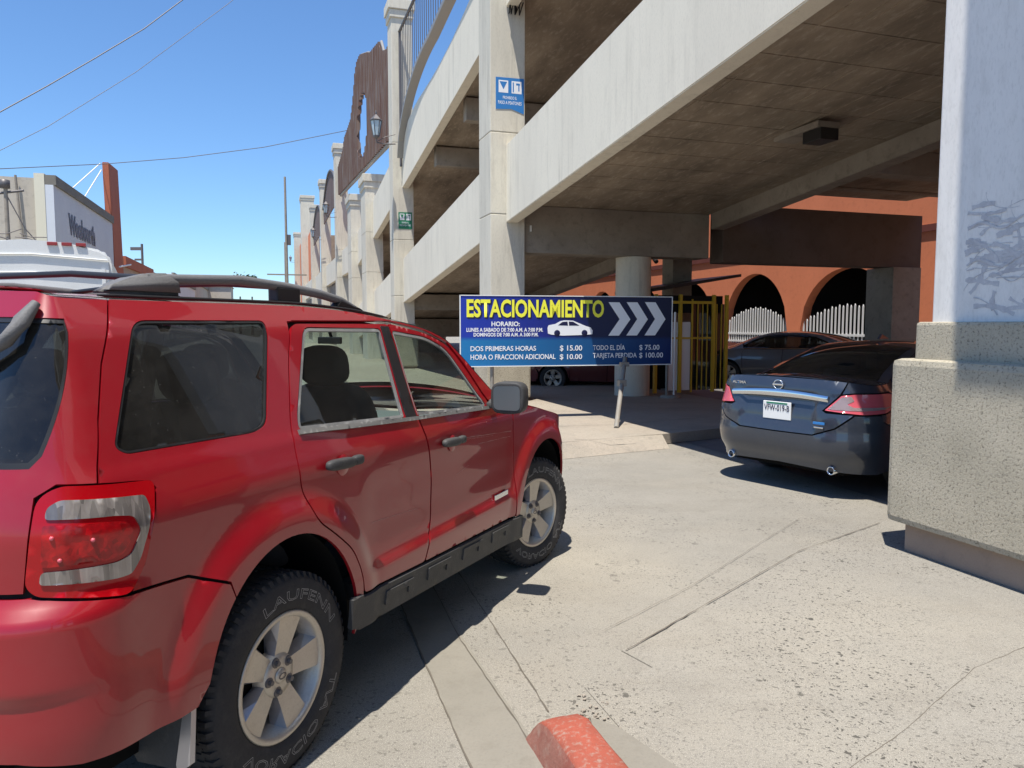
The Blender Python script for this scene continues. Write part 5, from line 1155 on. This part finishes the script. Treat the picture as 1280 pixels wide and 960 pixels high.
# low row further down
M['pinkwall'] = concrete('pink_tan_wall', (.46, .36, .28), (.40, .32, .26), (.25, .2, .17), .4, .5)
RW = [(49.5, 62, 5.9, 'pinkwall', 'low tan shop row with a reddish parapet beyond the salmon pylon'), (62.2, 76, 5.7, 'stucco', 'plain beige shop in the middle of the far row across the street'), (76.2, 100, 6.6, 'storew', 'pale building near the far end of the row across the street'), (100.3, 160, 7.5, 'stucco', 'farthest beige block across the street, nearly on the horizon')]
for y0, y1, h, mt, lab in RW:
    e = empty('shop_building', FW(-13, y0), TH, lab, 'building'); MB().box(-14, 0, 0, y1-y0, 0, h).build('wall', M[mt], e)
    MB().box(-.1, .16, .02, y1-y0-.02, h-.55, h+.12).build('parapet', M['pylon'] if mt == 'pinkwall' else M['smooth'], e)
    n = int((y1-y0)/3)
    for i in range(n):
        MB().box(.003, .10, 1+i*3, 2.4+i*3, 3.3, 4.6).build('window', M['darkvoid'], e); MB().box(.003, .12, .8+i*3, 2.6+i*3, .2, 2.6).build('shop_window', M['glasscar'], e)
    MB().box(.003, 1.2, .5, y1-y0-.5, 2.75, 2.9).build('canopy', M['smooth'], e)
# utility poles and wires
def pole(x, y, h, lab, arm=True, r=.12):
    e = empty('utility_pole', (x, y, 0), TH, lab, 'utility pole'); m = MB(); m.tube([(0, 0, 0), (0, 0, h)], [r, r*.7], 8); m.build('pole', M['inner'], e)
    if arm:
        for z in (h*.42, h-.3)[:1]: m = MB(); m.box(-1.5, 1.5, -.06, .06, z, z+.1); m.build('crossarm', M['inner'], e)
        m = MB(); m.box(.1, .35, -.15, .15, h*.60, h*.66); m.build('fitting', M['iron'], e)
    return e
pole(-17.8, 60, 13.2, 'tall thin utility pole rising alone against the sky at the street end')
pole(-27.5, 92, 11.6, 'short distant utility pole just right of the tallest pole', r=.1)
e = empty('antenna_mast', (-29.2, 60, 0), 0, 'small antenna mast with dishes on the far low roofs', 'antenna'); m = MB(); m.tube([(0, 0, 5), (0, 0, 8.0)], .09, 6); m.build('mast', M['iron'], e)
m = MB(); m.box(-.9, 0, -.05, .05, 7.5, 7.75); m.build('dish', M['iron'], e); MB().box(-.6, 0, -.05, .05, 6.7, 6.85).build('dish', M['iron'], e); MB().box(-.9, 0, -.05, .05, 6.2, 6.3).build('dish', M['iron'], e)
e = empty('utility_pole', FW(-12.3, 30.2, 0), TH, 'wooden pole with crossarm and slack cables against the stained side wall', 'utility pole'); e.location = Vector((-19.2, 29.0, 0))
m = MB(); m.tube([(0, 0, 0), (0, 0, 6.9)], [.11, .07], 8); m.build('pole', M['inner'], e); m = MB(); m.tube([(-1.9, 0, 6.3), (.6, 0, 6.75)], .05, 6); m.lathe([(0, 6.8), (.18, 6.8), (.18, 7.1), (0, 7.15)], (-.02, 0, 0), 'z', 10); m.build('crossarm', M['iron'], e)
m = MB(); rk = random.Random(4)
for k in range(16):
    z0 = rk.uniform(3.9, 5.2); x0 = rk.uniform(-2, .8); m.tube([(x0, -.1, z0), (x0+.4, -.12, z0-.15+rk.uniform(-.2, .2)), (x0+.9, -.1, z0+rk.uniform(-.3, .3))], .018, 5)
m.tube([(0, 0, 6.6), (.6, -.05, 5.3), (1.6, 0, 4.0)], .02, 5); m.tube([(-1.9, 0, 5.4), (0, -.1, 4.9), (1.9, 0, 3.7)], .025, 5); m.build('cable', M['iron'], e)
def ray(px, py):
    x = (px-640)/940; u = -(py-480)/940; p = math.atan(74/940); return Vector((x, math.cos(p)+math.sin(p)*u, -math.sin(p)+math.cos(p)*u))
def at(px, py, y): r = ray(px, py); t = y/r.y; return Vector((0, 0, CAMH))+r*t
def wire(pts, r, lab):
    n = len(pts); m = MB(); P = []
    for i in range(n-1):
        for j in range(8): P.append(pts[i].lerp(pts[i+1], j/8))
    P.append(pts[-1]); m.tube(P, r, 5); tag(m.build('overhead_wire', M['iron']), lab, 'wire', 'overhead wires')
wire([at(-60, 173, 20), at(0, 140, 21), at(60, 107, 22), at(120, 72, 23), at(180, 36, 24), at(228, 0, 25), at(300, -60, 27)], .016, 'thickest overhead wire crossing the top left corner of the sky')
wire([at(-40, 208, 24), at(60, 158, 26), at(170, 90, 28), at(285, 5, 30), at(340, -40, 31)], .010, 'faint overhead wire just below the thickest wire in the sky')
wire([at(-60, 212, 26), at(0, 211, 28), at(130, 205, 31), at(230, 197, 33), at(330, 184, 35), at(434, 163, 37.5)], .015, 'sagging overhead wire from the left building to the brown sheet gable')
# distant houses, trees, vehicles at the end of the street
M['leaf'] = base('foliage', (.05, .075, .03), .8)
def tree(x, y, h, r, lab, seed):
    rk = random.Random(seed); e = empty('tree', (x, y, 0), 0, lab, 'tree'); MB().tube([(0, 0, 0), (.1, 0, h*.7)], [.22, .12], 6).build('trunk', M['inner'], e); m = MB()
    for i in range(700):
        a = rk.uniform(0, 6.28); b = rk.gauss(0, .5); q = Vector((math.cos(a)*r*rk.random()**.5, math.sin(a)*r*rk.random()**.5, h+b*r*.7)); s = rk.uniform(.12, .3); n = Vector((rk.uniform(-1, 1), rk.uniform(-1, 1), rk.uniform(-1, 1))).normalized(); t = n.orthogonal().normalized(); b_ = n.cross(t)
        m.add([q-t*s, q-b_*s*.5, q+t*s, q+b_*s*.5], [[0, 1, 2, 3]])
    m.build('crown', M['leaf'], e)
tree(-45, 125, 9.0, 1.0, 'small distant tree left of the two, above the roof rack', 1); tree(-42, 122, 8.8, .9, 'small distant tree right of its neighbour, above the roof rack', 2)
for i, (x, y, w, h, mt, lab) in enumerate(((-47, 118, 6, 7.6, 'stucco', 'tiny distant house with a domed roof near the two trees'), (-34, 124, 9, 4.6, 'truck', 'tiny distant white house closing the end of the street'), (-28, 130, 6, 4.2, 'pinkwall', 'tiny distant pink house beside the white one'))):
    e = empty('house', (x, y, 0), TH, lab, 'house'); MB().box(-w/2, w/2, 0, 8, 0, h).build('wall', M[mt], e); MB().prism([(-w/2-.2, h), (w/2+.2, h), (0, h+.9)], lambda p, t: (p[0], t, p[1]), -.2, 8.2).build('roof', M['smooth'], e)
    for k in (-1, 1): MB().box(k*w/4-.5, k*w/4+.5, -.06, -.003, 1.2, 2.6).build('window', M['darkvoid'], e)
